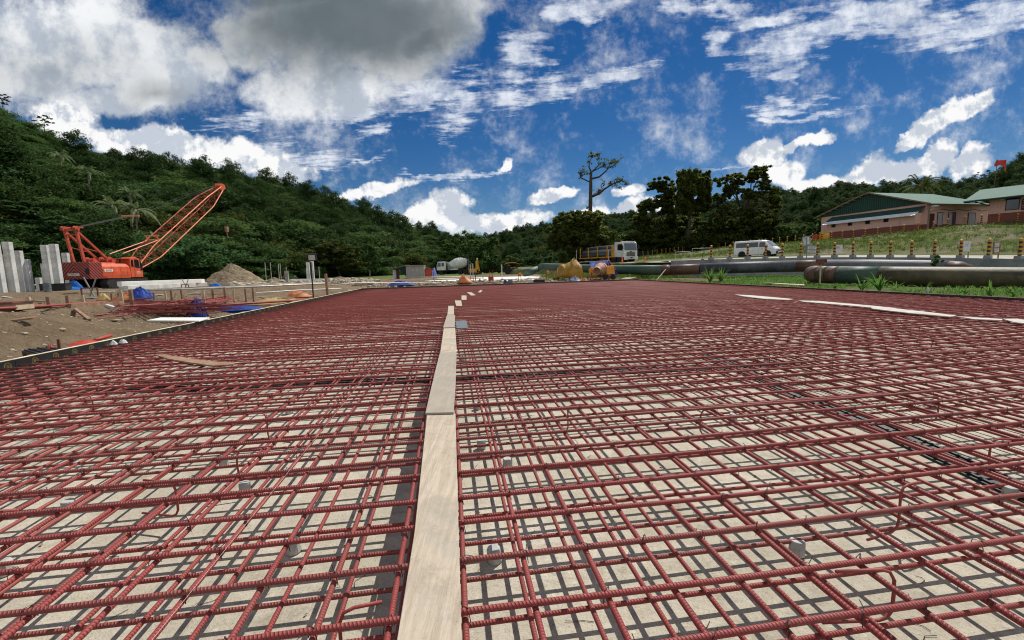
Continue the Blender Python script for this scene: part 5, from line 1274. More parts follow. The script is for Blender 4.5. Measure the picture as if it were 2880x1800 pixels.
# stones
mb = MB(); rg = np.random.default_rng(9)
for k in range(1150):
    u = U0-.5-abs(rg.normal())*4.2; v = rg.uniform(2, 24) if k % 4 else rg.uniform(2, 60); q = uv(u, v)
    z = float(ground_z(q.x, q.y)); s = rg.uniform(.012, .034)*(1.5 if rg.random() < .1 else 1)
    mb.lump((q.x, q.y, z+s*.1), (s*rg.uniform(.8, 1.6), s, s*.7), k*.37, (6, 4), .5)
for k in range(320):
    q = uv(rg.uniform(U0-2, U1-3), V1+.8+abs(rg.normal())*4); s = rg.uniform(.05, .16); mb.lump((q.x, q.y, float(ground_z(q.x, q.y))+s*.2), (s*1.3, s, s*.7), k*.7, (6, 4), .5)
for k in range(300):
    p = pt(rg.uniform(640, 1060), 800, rg.uniform(40, 62)); s = rg.uniform(.08, .42)*(.7 if k % 3 else 1); mb.lump((p.x, p.y, float(ground_z(p.x, p.y))+s*.3), (s*1.4, s*1.1, s*.8), k*.9, (7, 5), .5)
struct(mb.build('stones', 'stone'), 'stuff')
# dry rubble ridge and earth mound
def mound(name, label, x, Y, w, d, h, seed, m='mound', z0=None):
    c = gpz(x, Y); mb = MB(); n, k = 44, 22; G = []
    for i in range(k+1):
        r = i/k; ro = []
        for j in range(n+1):
            a = 2*math.pi*j/n; f = (1-r)**.95*(1-.12*r); p = Vector((math.cos(a)*r*w, math.sin(a)*r*d, 0))
            q = noise.fractal(Vector((p.x*.55+seed, p.y*.55, seed*2.)), .8, 2.1, 5)
            ro.append((p.x, p.y, h*f+q*h*.10*min(1, 3*(1-r)+.1)-.25*r))
        G.append(ro)
    mb.grid(G); o = mb.build(name, m, smooth=False); o.location = c; return tag(o, label, 'earth mound')
mound('earth_mound', 'large heap of gravelly brown earth right of the crane', 655, 62, 4.9, 3.6, 2.95, 1)
mound('rubble_heap', 'low grey rubble heap between the thin piles and the zinc shed', 955, 60, 4.2, 2.0, .75, 4)
mound('rubble_heap', 'low rubble heap just left of the thin upright piles', 770, 60, 2.6, 1.5, .8, 7)
# precast piles
def pile(label, x, ytop, Y, w, rz=.5, m='pile', lean=0., group='upright precast piles at the left', zb=None):
    b = gpz(x, Y); h = pt(x, ytop, Y).z-b.z; mb = MB(); c = .18*w
    P = [(-w/2+c, -w/2), (w/2-c, -w/2), (w/2, -w/2+c), (w/2, w/2-c), (w/2-c, w/2), (-w/2+c, w/2), (-w/2, w/2-c), (-w/2, -w/2+c)]
    mb.extr([(a, q, -.4) for a, q in P], (0, 0, h+.4)); o = mb.build('precast_pile', m, bevel=.012); o.location = b; o.rotation_euler = (0, lean, rz); return tag(o, label, 'pile', group)
pile('tall precast pile cut by the left edge of the photo', 2, 678, 41, .62, .1)
pile('tallest precast pile, second from the left edge', 38, 680, 42, .60, .09)
pile('brown stained precast pile half hidden behind the second pile', 22, 715, 46, .55, .4, 'pile_d')
pile('mid height precast pile, third of the front row', 65, 705, 43.5, .55, .09)
pile('shorter precast pile right of the mid height one', 84, 729, 46, .50, .09)
pile('stub of a precast pile between the second and third tall piles', 59, 745, 44.5, .42, .09, 'pile_d')
pile('very short precast pile standing alone left of the blue drum', 110, 781, 43, .42, .09)
pile('tall precast pile of the pair left of the crane, the left one', 141, 689, 45, .58, .09)
pile('tall precast pile of the pair left of the crane, the right one', 166, 686, 45, .60, .09)
pile('cut off pile behind the left pile of the pair', 133, 741, 47, .55, .09)
pile('precast pile rising behind the crane counterweight', 195, 711, 55, .62, .09)
for i, (x, y, w, l) in enumerate(((868, 738, .36, 'left of the two thin upright piles near the floodlight'), (880, 733, .36, 'taller right of the two thin upright piles near the floodlight'), (866, 755, .30, 'short pile in front of the two thin piles'), (806, 763, .42, 'grey stub pile left of the thin upright piles'))):
    pile(l, x, y, 57-i*.5, w, .12, 'pile' if i != 3 else 'pile_d', group='thin piles near the floodlight')
b = gpz(155, 42.6); mb = MB(); mb.box((0, 0, .33), (2.1, .8, .62)); mb.box((0, 0, .66), (2.2, .9, .05)); o = mb.build('steel_box', 'dark', bevel=.02); o.location = b; o.rotation_euler = (0, 0, .2); tag(o, 'low dark steel box at the feet of the pile pair', 'box')
b = gpz(131, 41.4); mb = MB(); mb.lathe([(.27, 0), (.29, .03), (.28, .3), (.3, .32), (.28, .34), (.29, .6), (.28, .84), (.25, .86)], 18); o = mb.build('drum', 'greyboard', smooth=False); o.location = b; tag(o, 'blue grey drum standing before the dark steel box', 'drum')
for i, (yy, l) in enumerate(((788, 'upper'), (795, 'lower'))):
    a, q = gz(-30, 60, 0), gz(175, 66, 0); z = .75-.4*i; mb = MB(); mb.tube([(a.x, a.y, z), (q.x, q.y, z)], .10, 8); tag(mb.build('guard_rail', 'plank_grey' if i == 0 else 'rust', origin=(a.x, a.y, z)), f'{l} long rail behind the upright piles', 'rail', 'rails behind the piles')
# stacked precast piles lying down
def lying(label, px0, px1, Y0, Y1, z, w, m='pile'):
    a, q = gz(px0, Y0, z), gz(px1, Y1, z); g = float(ground_z((a.x+q.x)/2, (a.y+q.y)/2)); a.z += g; q.z += g; mb = MB(); mb.beam(a, q, w, w); tag(mb.build('lying_pile', m, origin=a, bevel=.03), label, 'pile', 'precast piles stacked flat before the crane')
lying('lower lying pile nearest the photographer, its grey end facing left', 350, 500, 38, 44.2, .22, .42, 'pile'); lying('lower lying pile in the middle of the stack', 338, 545, 39.5, 48.6, .22, .42); lying('upper lying pile with the whitest long side', 334, 560, 38.6, 48.0, .66, .42, 'slab'); lying('upper lying pile at the back of the stack', 345, 570, 39.8, 50, .66, .42, 'slab')  # upper piles take the paler concrete so their sides look sunlit
lying('long flat pile poking out beyond the stack toward the mound', 470, 578, 46.5, 50, .25, .45, 'slab')
b = gpz(640, 48.); mb = MB(); mb.box((0, 0, .22), (2.4, .7, .42)); o = mb.build('concrete_block', 'pile_d', bevel=.02); o.location = gpz(622, 50); o.rotation_euler = (0, 0, .1); tag(o, 'flat grey concrete block before the earth mound', 'block')
a = [(x, y) for x, y in ((812, 790), (900, 790), (905, 786), (830, 785))]
p0, p1 = gpz(815, 52), gpz(902, 54); mb = MB(); mb.beam(p0+Vector((0, 0, .2)), p1+Vector((0, 0, .2)), 1.2, .35); tag(mb.build('concrete_slab', 'slab', origin=p0, bevel=.02), 'short white concrete slab under the thin upright piles', 'slab')
for i, (x, y0, Y) in enumerate(((748, 738, 72), (763, 738, 72), (785, 742, 71), (790, 740, 73), (806, 752, 68), (898, 750, 66))):
    b = gpz(x, Y); h = pt(x, y0, Y).z-b.z; mb = MB(); mb.tube([(0, 0, 0), (.03, 0, h)], .05, 6); o = mb.build('thin_post', 'steel'); o.location = b; tag(o, f'thin steel post before the trees, {ordi(i+1)} of six from the left', 'post', 'thin posts before the trees')

# --- crane
CR = thing('crawler_crane', 'orange crawler crane with lattice boom raised over the site', 'crane', (-47.05, 52.2, .22)); K = CR
mb = MB()
for s in (1, -1):
    P = [(-2.9, .55), (-2.65, .12), (2.65, .12), (2.9, .55), (2.65, 1.0), (-2.65, 1.0)]
    mb2 = MB(); mb2.extr([(s*1.75-.42, y, z) for y, z in P], (.84, 0, 0))
    for y in np.linspace(-2.6, 2.6, 16): mb2.box((s*1.75, y, .08), (.9, .2, .10)); mb2.box((s*1.75, y, 1.04), (.9, .2, .08))
    mb2.build('crawler_track', 'dark', CR, bevel=.03)
mb.box((0, 0, .75), (2.7, 2.6, .55)); mb.lathe([(1.1, 1.0), (1.1, 1.22)], 24); mb.build('undercarriage', 'dark', CR)
mb = MB(); mb.box((0, -3.42, 2.02), (3.3, 1.56, 1.88)); mb.build('counterweight', 'stripes', CR, bevel=.06)
mb = MB(); P = [(-2.62, 1.16), (-2.62, 2.78), (-2.5, 2.95), (1.0, 2.95), (1.0, 1.16)]
prof = [(1.62, 1.16), (1.64, 1.9), (1.58, 2.45), (1.40, 2.78), (1.1, 2.93), (-1.1, 2.93), (-1.40, 2.78), (-1.58, 2.45), (-1.64, 1.9), (-1.62, 1.16)]
mb.extr([(x, -2.62, z) for x, z in prof], (0, 3.6, 0)); mb.build('engine_house', 'orange', CR)
mb = MB(); mb.box((0, .2, 1.10), (3.0, 5.6, .16)); mb.build('deck', 'dark', CR)
mb = MB()
for y in (-1.5, -.35, .55): mb.box((1.640, y, 1.95), (.012, .02, 1.3))
mb.box((1.645, -.9, 1.42), (.012, 3.2, .02)); mb.box((1.66, -2.3, 1.32), (.02, .55, .02)); mb.build('panel_seams', 'orange_d', CR)
mb = MB(); mb.box((1.66, -1.92, 2.02), (.02, 1.05, .27)); p_ = mb.build('name_plate', 'plate', CR); text('BM700', .26, p_, (1.674, -1.92, 2.02), (R_(90), 0, R_(90)), 'plate_t')
mb = MB(); mb.box((-.1, -4.215, 1.62), (1.25, .02, .27)); p_ = mb.build('name_plate', 'plate', CR); text('KOBELCO', .24, p_, (-.1, -4.23, 1.62), (R_(90), 0, 0), 'plate_t')
mb = MB(); mb.box((1.45, -4.22, 1.95), (.42, .06, .6)); 
for i in range(4): mb.box((1.45, -4.27, 1.75+i*.14), (.36, .04, .05))
mb.build('grille', 'dark', CR)
# cab at the right front
mb = MB(); P = [(1.0, 1.16), (1.0, 3.45), (1.15, 3.60), (1.9, 3.62), (2.35, 3.42), (2.72, 2.75), (2.80, 2.1), (2.70, 1.16)]
mb.extr([(.62, y, z) for y, z in P], (1.05, 0, 0)); cab = mb.build('cab', 'orange', CR, bevel=.07)
mb = MB(); mb.extr([(1.665, 1.88, 2.30), (1.665, 2.32, 2.30), (1.665, 2.24, 3.22), (1.665, 2.08, 3.32), (1.665, 1.62, 3.32), (1.665, 1.62, 2.42)], (.02, 0, 0)); mb.build('window', 'glass', cab)
mb = MB(); mb.extr([(1.665, 1.15, 2.45), (1.665, 1.46, 2.45), (1.665, 1.46, 3.2), (1.665, 1.36, 3.32), (1.665, 1.22, 3.25), (1.665, 1.15, 3.1)], (.02, 0, 0)); mb.build('window', 'glass', cab)
mb = MB(); mb.extr([(1.665, 2.40, 2.0), (1.665, 2.76, 2.0), (1.665, 2.74, 2.6), (1.665, 2.52, 3.08), (1.665, 2.40, 3.22)], (.02, 0, 0)); mb.extr([(.72, 2.86, 2.0), (1.6, 2.86, 2.0), (1.6, 2.48, 3.3), (.72, 2.48, 3.3)], (0, .015, .01)); mb.build('window', 'glass', cab)
mb = MB(); mb.box((1.68, 2.05, 1.75), (.02, .5, .22)); p_ = mb.build('name_plate', 'plate', cab); text('BM700', .15, p_, (1.694, 2.05, 1.75), (R_(90), 0, R_(90)), 'plate_t')
mb = MB(); mb.box((1.68, 1.5, 2.08), (.015, .55, .025)); mb.box((1.68, 1.56, 1.95), (.015, .02, 1.5)); mb.build('door_seam', 'orange_d', cab)
mb = MB(); mb.box((1.1, .62, 3.42), (1.0, 1.4, .07)); mb.build('cab_visor', 'orange', cab)
mb = MB(); mb.box((.4, 2.9, 1.12), (2.2, .9, .06)); mb.build('step', 'dark', CR)
# gantry
for s, gx, gt in ((1, .42, .40), (-1, -.72, -.86)):
    mb = MB(); mb.beam((gx, -3.35, 2.9), (gt, -3.75, 6.5), .20, .24); mb.build('gantry_post', 'orange_d', CR)
    mb = MB(); mb.beam((gt, -3.7, 6.3), (gx, -.1, 3.0), .16, .20); mb.beam((gx, -3.55, 4.6), (gx, -1.75, 4.2), .07, .07); mb.build('gantry_strut', 'orange_d', CR)
mb = MB(); mb.beam((-1.15, -3.72, 6.42), (.65, -3.72, 6.42), .18, .2); mb.beam((-.85, -3.68, 5.9), (.42, -3.68, 5.9), .09, .1)
for gx in (.42, -.92): mb.lathe([(.05, -.14), (.28, -.14), (.22, -.05), (.22, .05), (.28, .14), (.05, .14)], 18, (gx, -3.75, 6.55), (1, 0, 0)); mb.beam((gx, -4.1, 6.62), (gx, -3.0, 6.74), .16, .16)
mb.build('gantry_head', 'orange_d', CR)
mb = MB()
for y, x, r in ((-.6, .3, .42), (-1.7, -.3, .38), (.2, -.2, .3)): mb.lathe([(r, -.5), (r, -.44), (r*.6, -.42), (r*.6, .42), (r, .44), (r, .5)], 16, (x, y, 3.2), (1, 0, 0))
mb.box((.9, -.3, 3.1), (.5, .9, .4)); mb.box((-.6, -.9, 3.05), (.8, 1.2, .3)); mb.build('winch', 'orange_d', CR)
# boom
bf = Vector((0, 2.35, 1.75)); tipw = pt(648, 527, 74.2); bt = tipw-Vector(CR.location); bt.x = 0.
bd = (bt-bf); BL = bd.length; bd.normalize(); bn = Vector((1, 0, 0)).cross(bd); 
def bp(t, x, h): return bf+bd*t+Vector((x, 0, 0))+bn*h
def sec(t):
    a = min(1, t/4.8); c = max(0, min(1, (BL-t)/5.0)); w = .95*(.85+.15*a)*(.5+.5*c); h = .86*max(.10, a)*(.30+.70*c); return w, h
br_ = MB(); ts = np.linspace(0.15, BL-.4, 27)
chs = [[], [], [], []]
for t in ts:
    w, h = sec(t)
    for q, (sx, sh) in enumerate(((1, 1), (1, -1), (-1, 1), (-1, -1))): chs[q].append(bp(t, sx*w, sh*h))
for q, c in enumerate(chs):
    mb = MB(); mb.tube(c, .072, 8); mb.build('boom_chord', 'boom' if q in (0, 1) else 'boom_d', CR, smooth=True)  # right-hand chords pale orange, left-hand chords the darker orange
for i in range(len(ts)-1):
    A_, B_ = [c[i] for c in chs], [c[i+1] for c in chs]
    for a, b in ((0, 1), (0, 2), (1, 3), (2, 3)):
        x, y = (A_[a], B_[b]) if i % 2 else (A_[b], B_[a]); br_.tube([x, y], .034, 5)
        if i % 3 == 0: br_.tube([A_[a], A_[b]], .034, 5)
br_.build('boom_lacing', 'boom_d', CR)
mb = MB(); 
for s in (-1, 1): mb.extr([bp(BL-.7, s*.42, -.32), bp(BL+.55, s*.42, -.42), bp(BL+.75, s*.42, .1), bp(BL+.2, s*.42, .62), bp(BL-.7, s*.42, .34)], (.06, 0, 0))
for t, h in ((BL+.3, -.15), (BL-.1, .4)): mb.lathe([(.05, -.4), (.34, -.38), (.27, -.2), (.34, 0), (.27, .2), (.34, .38), (.05, .4)], 16, bp(t, 0, h), (1, 0, 0))
mb.build('boom_head', 'orange', CR)
# backstop frame near the boom foot and spare pendants
mb = MB()
for s in (.7, -.7): mb.tube([bp(6.2, s, .85), bp(2.2, s*1.1, 2.35)-Vector((0, 1.6, .9)), ], .06, 6); mb.tube([bp(6.2, s, .85), bp(6.4, s, 1.4)], .06, 6)
mb.tube([bp(6.2, -.9, .9), bp(6.2, .9, .9)], .10, 6); mb.tube([bp(6.4, -.9, 1.4), bp(6.4, .9, 1.4)], .07, 6); mb.build('backstop', 'boom', CR)
sp_ = pt(384, 607, 56)-Vector(CR.location); sp_.x = 0
mb = MB(); mb.beam(sp_+Vector((-.7, -.4, -.02)), sp_+Vector((.9, .4, .05)), .14, .16); mb.build('spreader_bar', 'boom', CR)
mb = MB()
for s in (-.6, -.3, 0, .3, .6): mb.tube([(s*.6-.2, -3.4, 6.65), sp_+Vector((s, 0, 0))], .014, 4)
for s in (-.6, .6): mb.tube([sp_+Vector((s, 0, 0)), bp(BL-.1, s*.6, .5)], .016, 4)
mb.build('hoist_ropes', 'dark', CR)
hk = pt(654, 652, 74.6)-Vector(CR.location); hk.x = 0.15
mb = MB(); mb.tube([bp(BL+.35, .1, -.2), hk+Vector((0, 0, .9))], .02, 5); mb.build('hook_rope', 'dark', CR)
mb = MB(); mb.box(hk+Vector((0, 0, .45)), (.36, .42, .95)); mb.lathe([(.05, -.16), (.36, -.15), (.30, 0), (.36, .15), (.05, .16)], 16, hk+Vector((0, 0, .6)), (1, 0, 0)); mb.tube([hk+Vector((0, 0, 0)), hk+Vector((0, 0, -.5)), hk+Vector((0, .16, -.72)), hk+Vector((0, .02, -.86)), hk+Vector((0, -.14, -.7))], [.09, .08, .08, .06, .03], 8); mb.build('hook_block', 'timber', CR)

# --- cloths and tarpaulins
def heap(name, label, m, c, sx, sy, h, seed, rz=0, cat='tarpaulin', fold=.5, group=None, sharp=1.):
    n, k = 40, 22; mb = MB(); G = []
    for i in range(k+1):
        r = i/k; ro = []
        for j in range(n+1):
            a = 2*math.pi*(j % n)/n; e = 1+.25*noise.noise(Vector((math.cos(a)*1.3+seed, math.sin(a)*1.3, seed)))
            p = Vector((math.cos(a)*r*e, math.sin(a)*r*e, 0)); q = Vector((p.x*1.6+seed*5, p.y*1.6, seed))
            rd = 1-abs(noise.fractal(q*1.1, .9, 2., 3))*1.6; rd2 = noise.noise(q*4.); pk = .5+.5*noise.noise(Vector((p.x*1.5-seed, p.y*1.5, seed*2.)))
            z = h*(1-r**2.4)*((1-fold)*(.55+.75*pk)+fold*(.35+.75*max(0, rd)*(1-.6*r)))+h*.09*rd2*(1-r*r)+.02*(1-r)
            ro.append((p.x*sx, p.y*sy, max(z, .004+.02*(1-r)) ))
        G.append(ro)
    mb.grid(G); o = mb.build(name, m, smooth=True); o.location = c; o.rotation_euler = (0, 0, rz); return tag(o, label, cat, group)
GTp = 'loose tarpaulins on the site'
heap('tarpaulin', 'crumpled blue tarp hung over a stake beside the rebar pile', 'blue', hit(546, 893)+Vector((0, .15, 0)), .32, .30, .66, 3, .2, fold=.35, group=GTp)
heap('tarpaulin', 'flat blue tarp spread along the left form boards', 'blue', hit(655, 871), 1.2, .6, .16, 4, .4, group=GTp)
heap('tarpaulin', 'blue tarp sheltering something in front of the lying piles', 'blue', hit(398, 843), .55, .40, .52, 5.7, .1, fold=.3, group=GTp)
heap('tarpaulin', 'orange tarp spread left of the blue shelter tarp', 'orange_t', hit(368, 846), .8, .5, .42, 6, 0, group=GTp)
heap('tarpaulin', 'bright blue tarp hanging below the crane counterweight', 'blue_b', gpz(207, 47.)+Vector((0, 0, 0)), 1.0, .5, 1.1, 7, .2, fold=.3, group=GTp)
heap('tarpaulin', 'bright blue tarp scrap lying flat left of the crane tracks', 'blue_b', gpz(190, 43.5), 1.2, .7, .35, 8, .2, group=GTp)
heap('tarpaulin', 'small bright blue tarp bundle beyond the lying piles', 'blue_b', gpz(604, 46), .75, .4, .42, 9, 0, group=GTp)
heap('tarpaulin', 'orange and cream tarp lying on the ground before the dirt bank', 'cream_t', hit(778, 852), 1.25, .7, .24, 10, .3, group=GTp)
heap('tarpaulin', 'orange fold of tarp at the bank near the floodlight', 'orange_t', hit(842, 836)+Vector((0, 0, .03)), .8, .5, .34, 11, .3, group=GTp)
heap('tarpaulin', 'blue tarp scrap lying just behind the far form boards', 'blue', gpz(1125, 32.6)+Vector((0, 0, .06)), 1.1, .5, .3, 12, .1, group=GTp)
heap('tarpaulin', 'orange tarp draped over the bank behind the far form boards', 'orange_t', gpz(1306, 33.2)+Vector((0, 0, .05)), .62, .5, .55, 13, .1, fold=.6, group=GTp)
heap('sack', 'cream sack standing left of the orange tarp', 'cream_t', hit(292, 848), .28, .22, .36, 14, 0, 'sack', fold=.3)
heap('laundry_pile', 'pile of blue and white clothes in front of the mustard tarp', 'cloth', gpz(1617, 33.)+Vector((0, 0, .1)), .55, .3, .52, 15, 0, 'clothes', fold=.6)
heap('laundry_pile', 'orange cloth heap at the foot of the mustard tarp', 'orange_t', gpz(1641, 33.1)+Vector((0, 0, .1)), .42, .3, .40, 16, 0, 'clothes', fold=.6)
heap('red_sheet', 'crumpled red sheet behind the left form boards', 'red_t', gp(238, 968, .0), .26, .16, .06, 17, .5, 'sheet', fold=.3)
heap('red_rag', 'small red rag beside the stack of black channels', 'red_t', gp(143, 982, .0), .05, .05, .07, 18, 0, 'rag', fold=.3)
# mustard tarp tent, concrete mixer, blue shade
b = gpz(1600, 35); root = thing('tarp_tent', 'mustard yellow tarp draped like a tent over stored material', 'tarpaulin', b, .05); k = 35/FPX
mb = MB(); G = []
prof = [(-1.3, .02), (-1.12, .38), (-.95, .72), (-.72, 1.02), (-.35, 1.08), (.05, 1.22), (.34, 1.50), (.48, 1.52), (.70, 1.36), (.95, .95), (1.0, .55), (.94, .16)]
for i, (x, zt) in enumerate(np.array([(np.interp(t, range(12), [p[0] for p in prof]), np.interp(t, range(12), [p[1] for p in prof])) for t in np.linspace(0, 11, 45)])):
    ro = []
    for s in np.linspace(0, 1, 26):
        y = -.9+1.8*s; f = math.sin(s*math.pi)**.55; q = Vector((x*1.2, y*1.1, 3.))
        fo = 1-abs(noise.noise(Vector((x*1.7-y*.9, y*.6+zt, 1.))))*2; fo2 = noise.noise(Vector((x*6+y*3, y*2, 0)))
        ro.append((x*(1-.10*(1-f))+.03*fo2, y*(.62+.38*f)-.30*fo*(1-s)*f, max(.01, zt*(f*.55+.45*(1-abs(2*s-1)))+.10*fo*f)))
    G.append(ro)
mb.grid(G); mb.build('tarp', 'mustard', root, smooth=True); mb = MB(); mb.tube([(.42, -.1, 0), (.42, -.1, 1.66)], .04, 6); mb.build('pole', 'timber', root)
b = gpz(1690, 34.2); root = thing('concrete_mixer', 'small orange concrete mixer with a dusty tilted drum', 'concrete mixer', b, 0)
ax = Vector((-.55, -.78, -.12)).normalized(); mb = MB()
mb.lathe([(.02, .52), (.36, .50), (.50, .36), (.52, .05), (.50, -.10), (.36, -.42), (.28, -.62), (.30, -.66), (.26, -.66), (.24, -.60), (.33, -.40), (.02, -.3)], 26, (-.05, 0, .78), -ax); mb.build('drum', 'drum', root, smooth=True)
mb = MB(); mb.lathe([(.53, .02), (.55, .04), (.55, .12), (.53, .14)], 26, (-.05, 0, .78), -ax); mb.build('drum_ring', 'orange', root)
mb = MB(); mb.extr([(.34, -.42, .42), (1.0, -.42, .42), (.88, -.42, 1.08), (.34, -.42, 1.02)], (0, .5, 0)); mb.build('motor_housing', 'yellow_o', root, bevel=.03)
mb = MB(); mb.beam((-.85, -.1, .02), (-.6, 0, .95), .08); mb.beam((-.35, -.45, .0), (-.75, -.25, .85), .07); mb.beam((.55, -.2, 0), (.45, -.1, .6), .08); mb.beam((.9, -.3, 0), (.85, -.1, .6), .08); mb.beam((-.7, .1, .25), (.85, .1, .25), .07); mb.build('frame', 'orange_d', root)
mb = MB(); mb.lathe([(.22, -.03), (.26, -.03), (.28, 0), (.26, .03), (.22, .03)], 18, (-.72, 0, .72), (.75, .66, 0)); mb.build('hand_wheel', 'yellow_o', root)
for x in (.25, .85): wheel(root, (x, -.35, .2), .2, .1, (0, 1, 0))
b = gpz(1700, 36.4); root = thing('tarpaulin', 'blue tarp shade stretched from a pole down to the right of the mixer', 'tarpaulin', b)
Q = lambda x, y, Y=36.4: pt(x, y, Y)-b
mb = MB(); G = []
for i, s in enumerate(np.linspace(0, 1, 16)):
    top = Q(1658+54*s, 737-4*s); bot = Q(1664+50*s, 752-1*s+3*math.sin(s*9), 36.9); G.append([tuple(top+(bot-top)*t+Vector((0, .10*math.sin(s*30+t*3), -.05*math.sin(t*3.1)))) for t in np.linspace(0, 1, 8)])
mb.grid(G); mb.build('tarp', 'blue_l', root, smooth=True, solid=.01)
mb = MB(); G = []
for i, s in enumerate(np.linspace(0, 1, 16)):
    a = Q(1711+36*s, 733+53*s, 36.2); c = Q(1700+26*s, 745+42*s, 37); G.append([tuple(a+(c-a)*t+Vector((.05*math.sin(s*22+t*4), .08*math.sin(s*25), 0))) for t in np.linspace(0, 1, 8)])
mb.grid(G); mb.build('tarp_fall', 'blue', root, smooth=True, solid=.01); mb = MB(); mb.tube([Q(1713, 733, 36.1), Q(1732, 758, 36.0)], .03, 5); mb.build('tarp_hem', 'orange_t', root)
mb = MB(); mb.tube([Q(1621, 738), Q(1714, 733)], .03, 6); mb.tube([Q(1621, 703), Q(1622, 790)], .025, 6); mb.tube([Q(1711, 702), Q(1713, 790)], .025, 6); mb.build('pole', 'steel', root)

# --- stakes and rails
def stake(label, x, yt, yb, w=.09, m='timber', name='stake', group='timber stakes left of the mat', P=None):
    b = P or hit(x, yb); h = pt(x, yt, b.y).z-b.z; mb = MB(); mb.box((0, 0, h/2-.1), (w, w*.8, h+.2)); o = mb.build(name, m); o.location = b; o.rotation_euler = (random.uniform(-.03, .03), random.uniform(-.03, .03), random.uniform(0, .6)); return tag(o, label, 'stake', group)
st = [(85,838,867,.10),(140,837,864,.10),(192,834,860,.09),(235,832,855,.08),(315,828,849,.08),(336,826,848,.09),(344,818,856,.11),(373,818,860,.12),(434,825,843,.07),(467,822,843,.07),(484,820,844,.08),(513,817,841,.08),(577,819,870,.10),(601,817,856,.09),(635,811,853,.09),(659,816,853,.08),(693,814,852,.08),(714,810,851,.08)]
for i, (x, a, c, w) in enumerate(st): stake(f'upright timber stake beside the rebar yard, {ordi(i+1)} of eighteen from the left', x, a-3, c, w*.85, 'timber' if i % 3 else 'timber_l')
stake('short dark stake just behind the left form boards', 165, 954, 985, .035, 'rust', P=gp(168, 985, -.02)); stake('tall square timber post at the far left corner of the mat', 946, 769, 832, .11, 'timber', P=uv(U0-.25, 23.6, -.1))
def rail(label, pts, r, m='steel', group='scaffold pipes laid as rails', name='scaffold_pipe', cat='pipe'):
    P = [Vector(p) for p in pts]; mb = MB(); mb.tube(P, r, 8); return tag(mb.build(name, m, origin=P[0], smooth=True), label, cat, group)
def up_(x, y, Y): return pt(x, y, Y)
rail('long pale pipe rail resting on stakes below the lying piles', [up_(330, 818, 21), up_(560, 812, 22), up_(720, 806, 24), up_(922, 797, 27)], .05)
rail('short pale pipe left of the long rail', [up_(230, 824, 22), up_(322, 820, 22)], .04)
rail('upper thin pipe rail running to the floodlight post', [up_(470, 815, 30), up_(720, 801, 36), up_(930, 794, 38)], .03)
rail('pipe rail along the dirt bank right of the floodlight post', [up_(926, 803, 27), up_(990, 796, 29), up_(1215, 795, 33), up_(1232, 797, 33)], .03)
rail('thin rail in front of the zinc shed', [up_(1150, 780, 44), up_(1335, 776.5, 45)], .035)
rail('white pipe lying at the foot of the dirt bank', [hit(720, 824), hit(840, 816), hit(960, 811)], .035, 'white_d')
# long timber and rebar bundles
LB = [hit(-60, 884), hit(60, 876), hit(150, 869), hit(250, 861), hit(340, 853), hit(420, 846)]
rail('long rusty bar bundle running across the left foreground to the rebar pile', [p+Vector((0, 0, .10)) for p in LB], .03, 'rebar', 'rusty bars and beams at the left', 'bar_bundle', 'rebar bundle')
rail('second rusty bar lying right under the long bundle', [p+Vector((.1, -.25, .06)) for p in LB[:4]], .022, 'rust', 'rusty bars and beams at the left', 'bar_bundle', 'rebar bundle')
rail('straight rusty bar bundle beside the form boards at the far left', [up_(580, 862, 16.5), up_(700, 853, 19.), up_(862, 843, 21.5)], .05, 'rebar', 'rusty bars and beams at the left', 'bar_bundle', 'rebar bundle')
a, c = hit(195, 868)+Vector((0, 0, .07)), hit(343, 858)+Vector((0, 0, .07)); mb = MB(); mb.beam(a, c, .10, .14); tag(mb.build('timber_beam', 'timber', origin=a), 'grey brown timber beam lying at the bank edge', 'beam')
a, c = hit(212, 872), hit(252, 903); mb = MB(); mb.beam(a+Vector((0, 0, .03)), c+Vector((0, 0, .03)), .07, .06); tag(mb.build('timber_offcut', 'timber', origin=a), 'dark timber offcut lying down the dirt slope', 'timber')
a, c = hit(300, 862), hit(323, 871); mb = MB(); mb.beam(a+Vector((0, 0, .03)), c+Vector((0, 0, .05)), .10, .09); tag(mb.build('timber_offcut', 'plank_grey', origin=a), 'short grey timber offcut at the crest of the dirt slope', 'timber')
b = hit(30, 872); root = thing('timber_crate', 'open brown timber crate cut by the left edge', 'crate', b+Vector((0, 0, 0)), .2)
h_ = pt(30, 848, b.y).z-b.z; mb = MB(); mb.box((-.2, 0, h_*.45), (1.0, .5, h_*.8)); mb.build('panel', 'timber_l', root); mb = MB(); mb.box((-.2, -.05, h_*.92), (1.06, .62, h_*.16)); mb.build('top_beam', 'rust', root)
# rebar pile in the trench
rg = np.random.default_rng(17); c0_ = hit(440, 888); c1_ = hit(520, 880); root = thing('rebar_pile', 'tangled pile of red rebar lying in the trench beside the mat', 'rebar pile', c0_)
mb = MB()
for i in range(95):
    a0 = -.15+rg.normal()*.10; L = rg.uniform(1.4, 4.2); c = Vector((rg.normal()*.9-.2, rg.normal()*.55+.5, .05+abs(rg.normal())*.14+.04)); d = Vector((math.cos(a0), math.sin(a0), rg.normal()*.03))*L/2; mb.tube([c-d, c+Vector((0, 0, -.03)), c+d], .0125, 5)
o = mb.build('straight_bars', 'rebar', root); o['kind'] = 'stuff'; mb = MB()
for i in range(120):
    c = Vector((rg.normal()*.38+.75, rg.normal()*.30+.25, .16+abs(rg.normal())*.12)); q = [c]
    for k in range(3): q.append(q[-1]+Vector(rg.normal(size=3))*.075)
    mb.tube(q, .007, 4)
o = mb.build('bent_offcuts', 'rebar', root); o['kind'] = 'stuff'
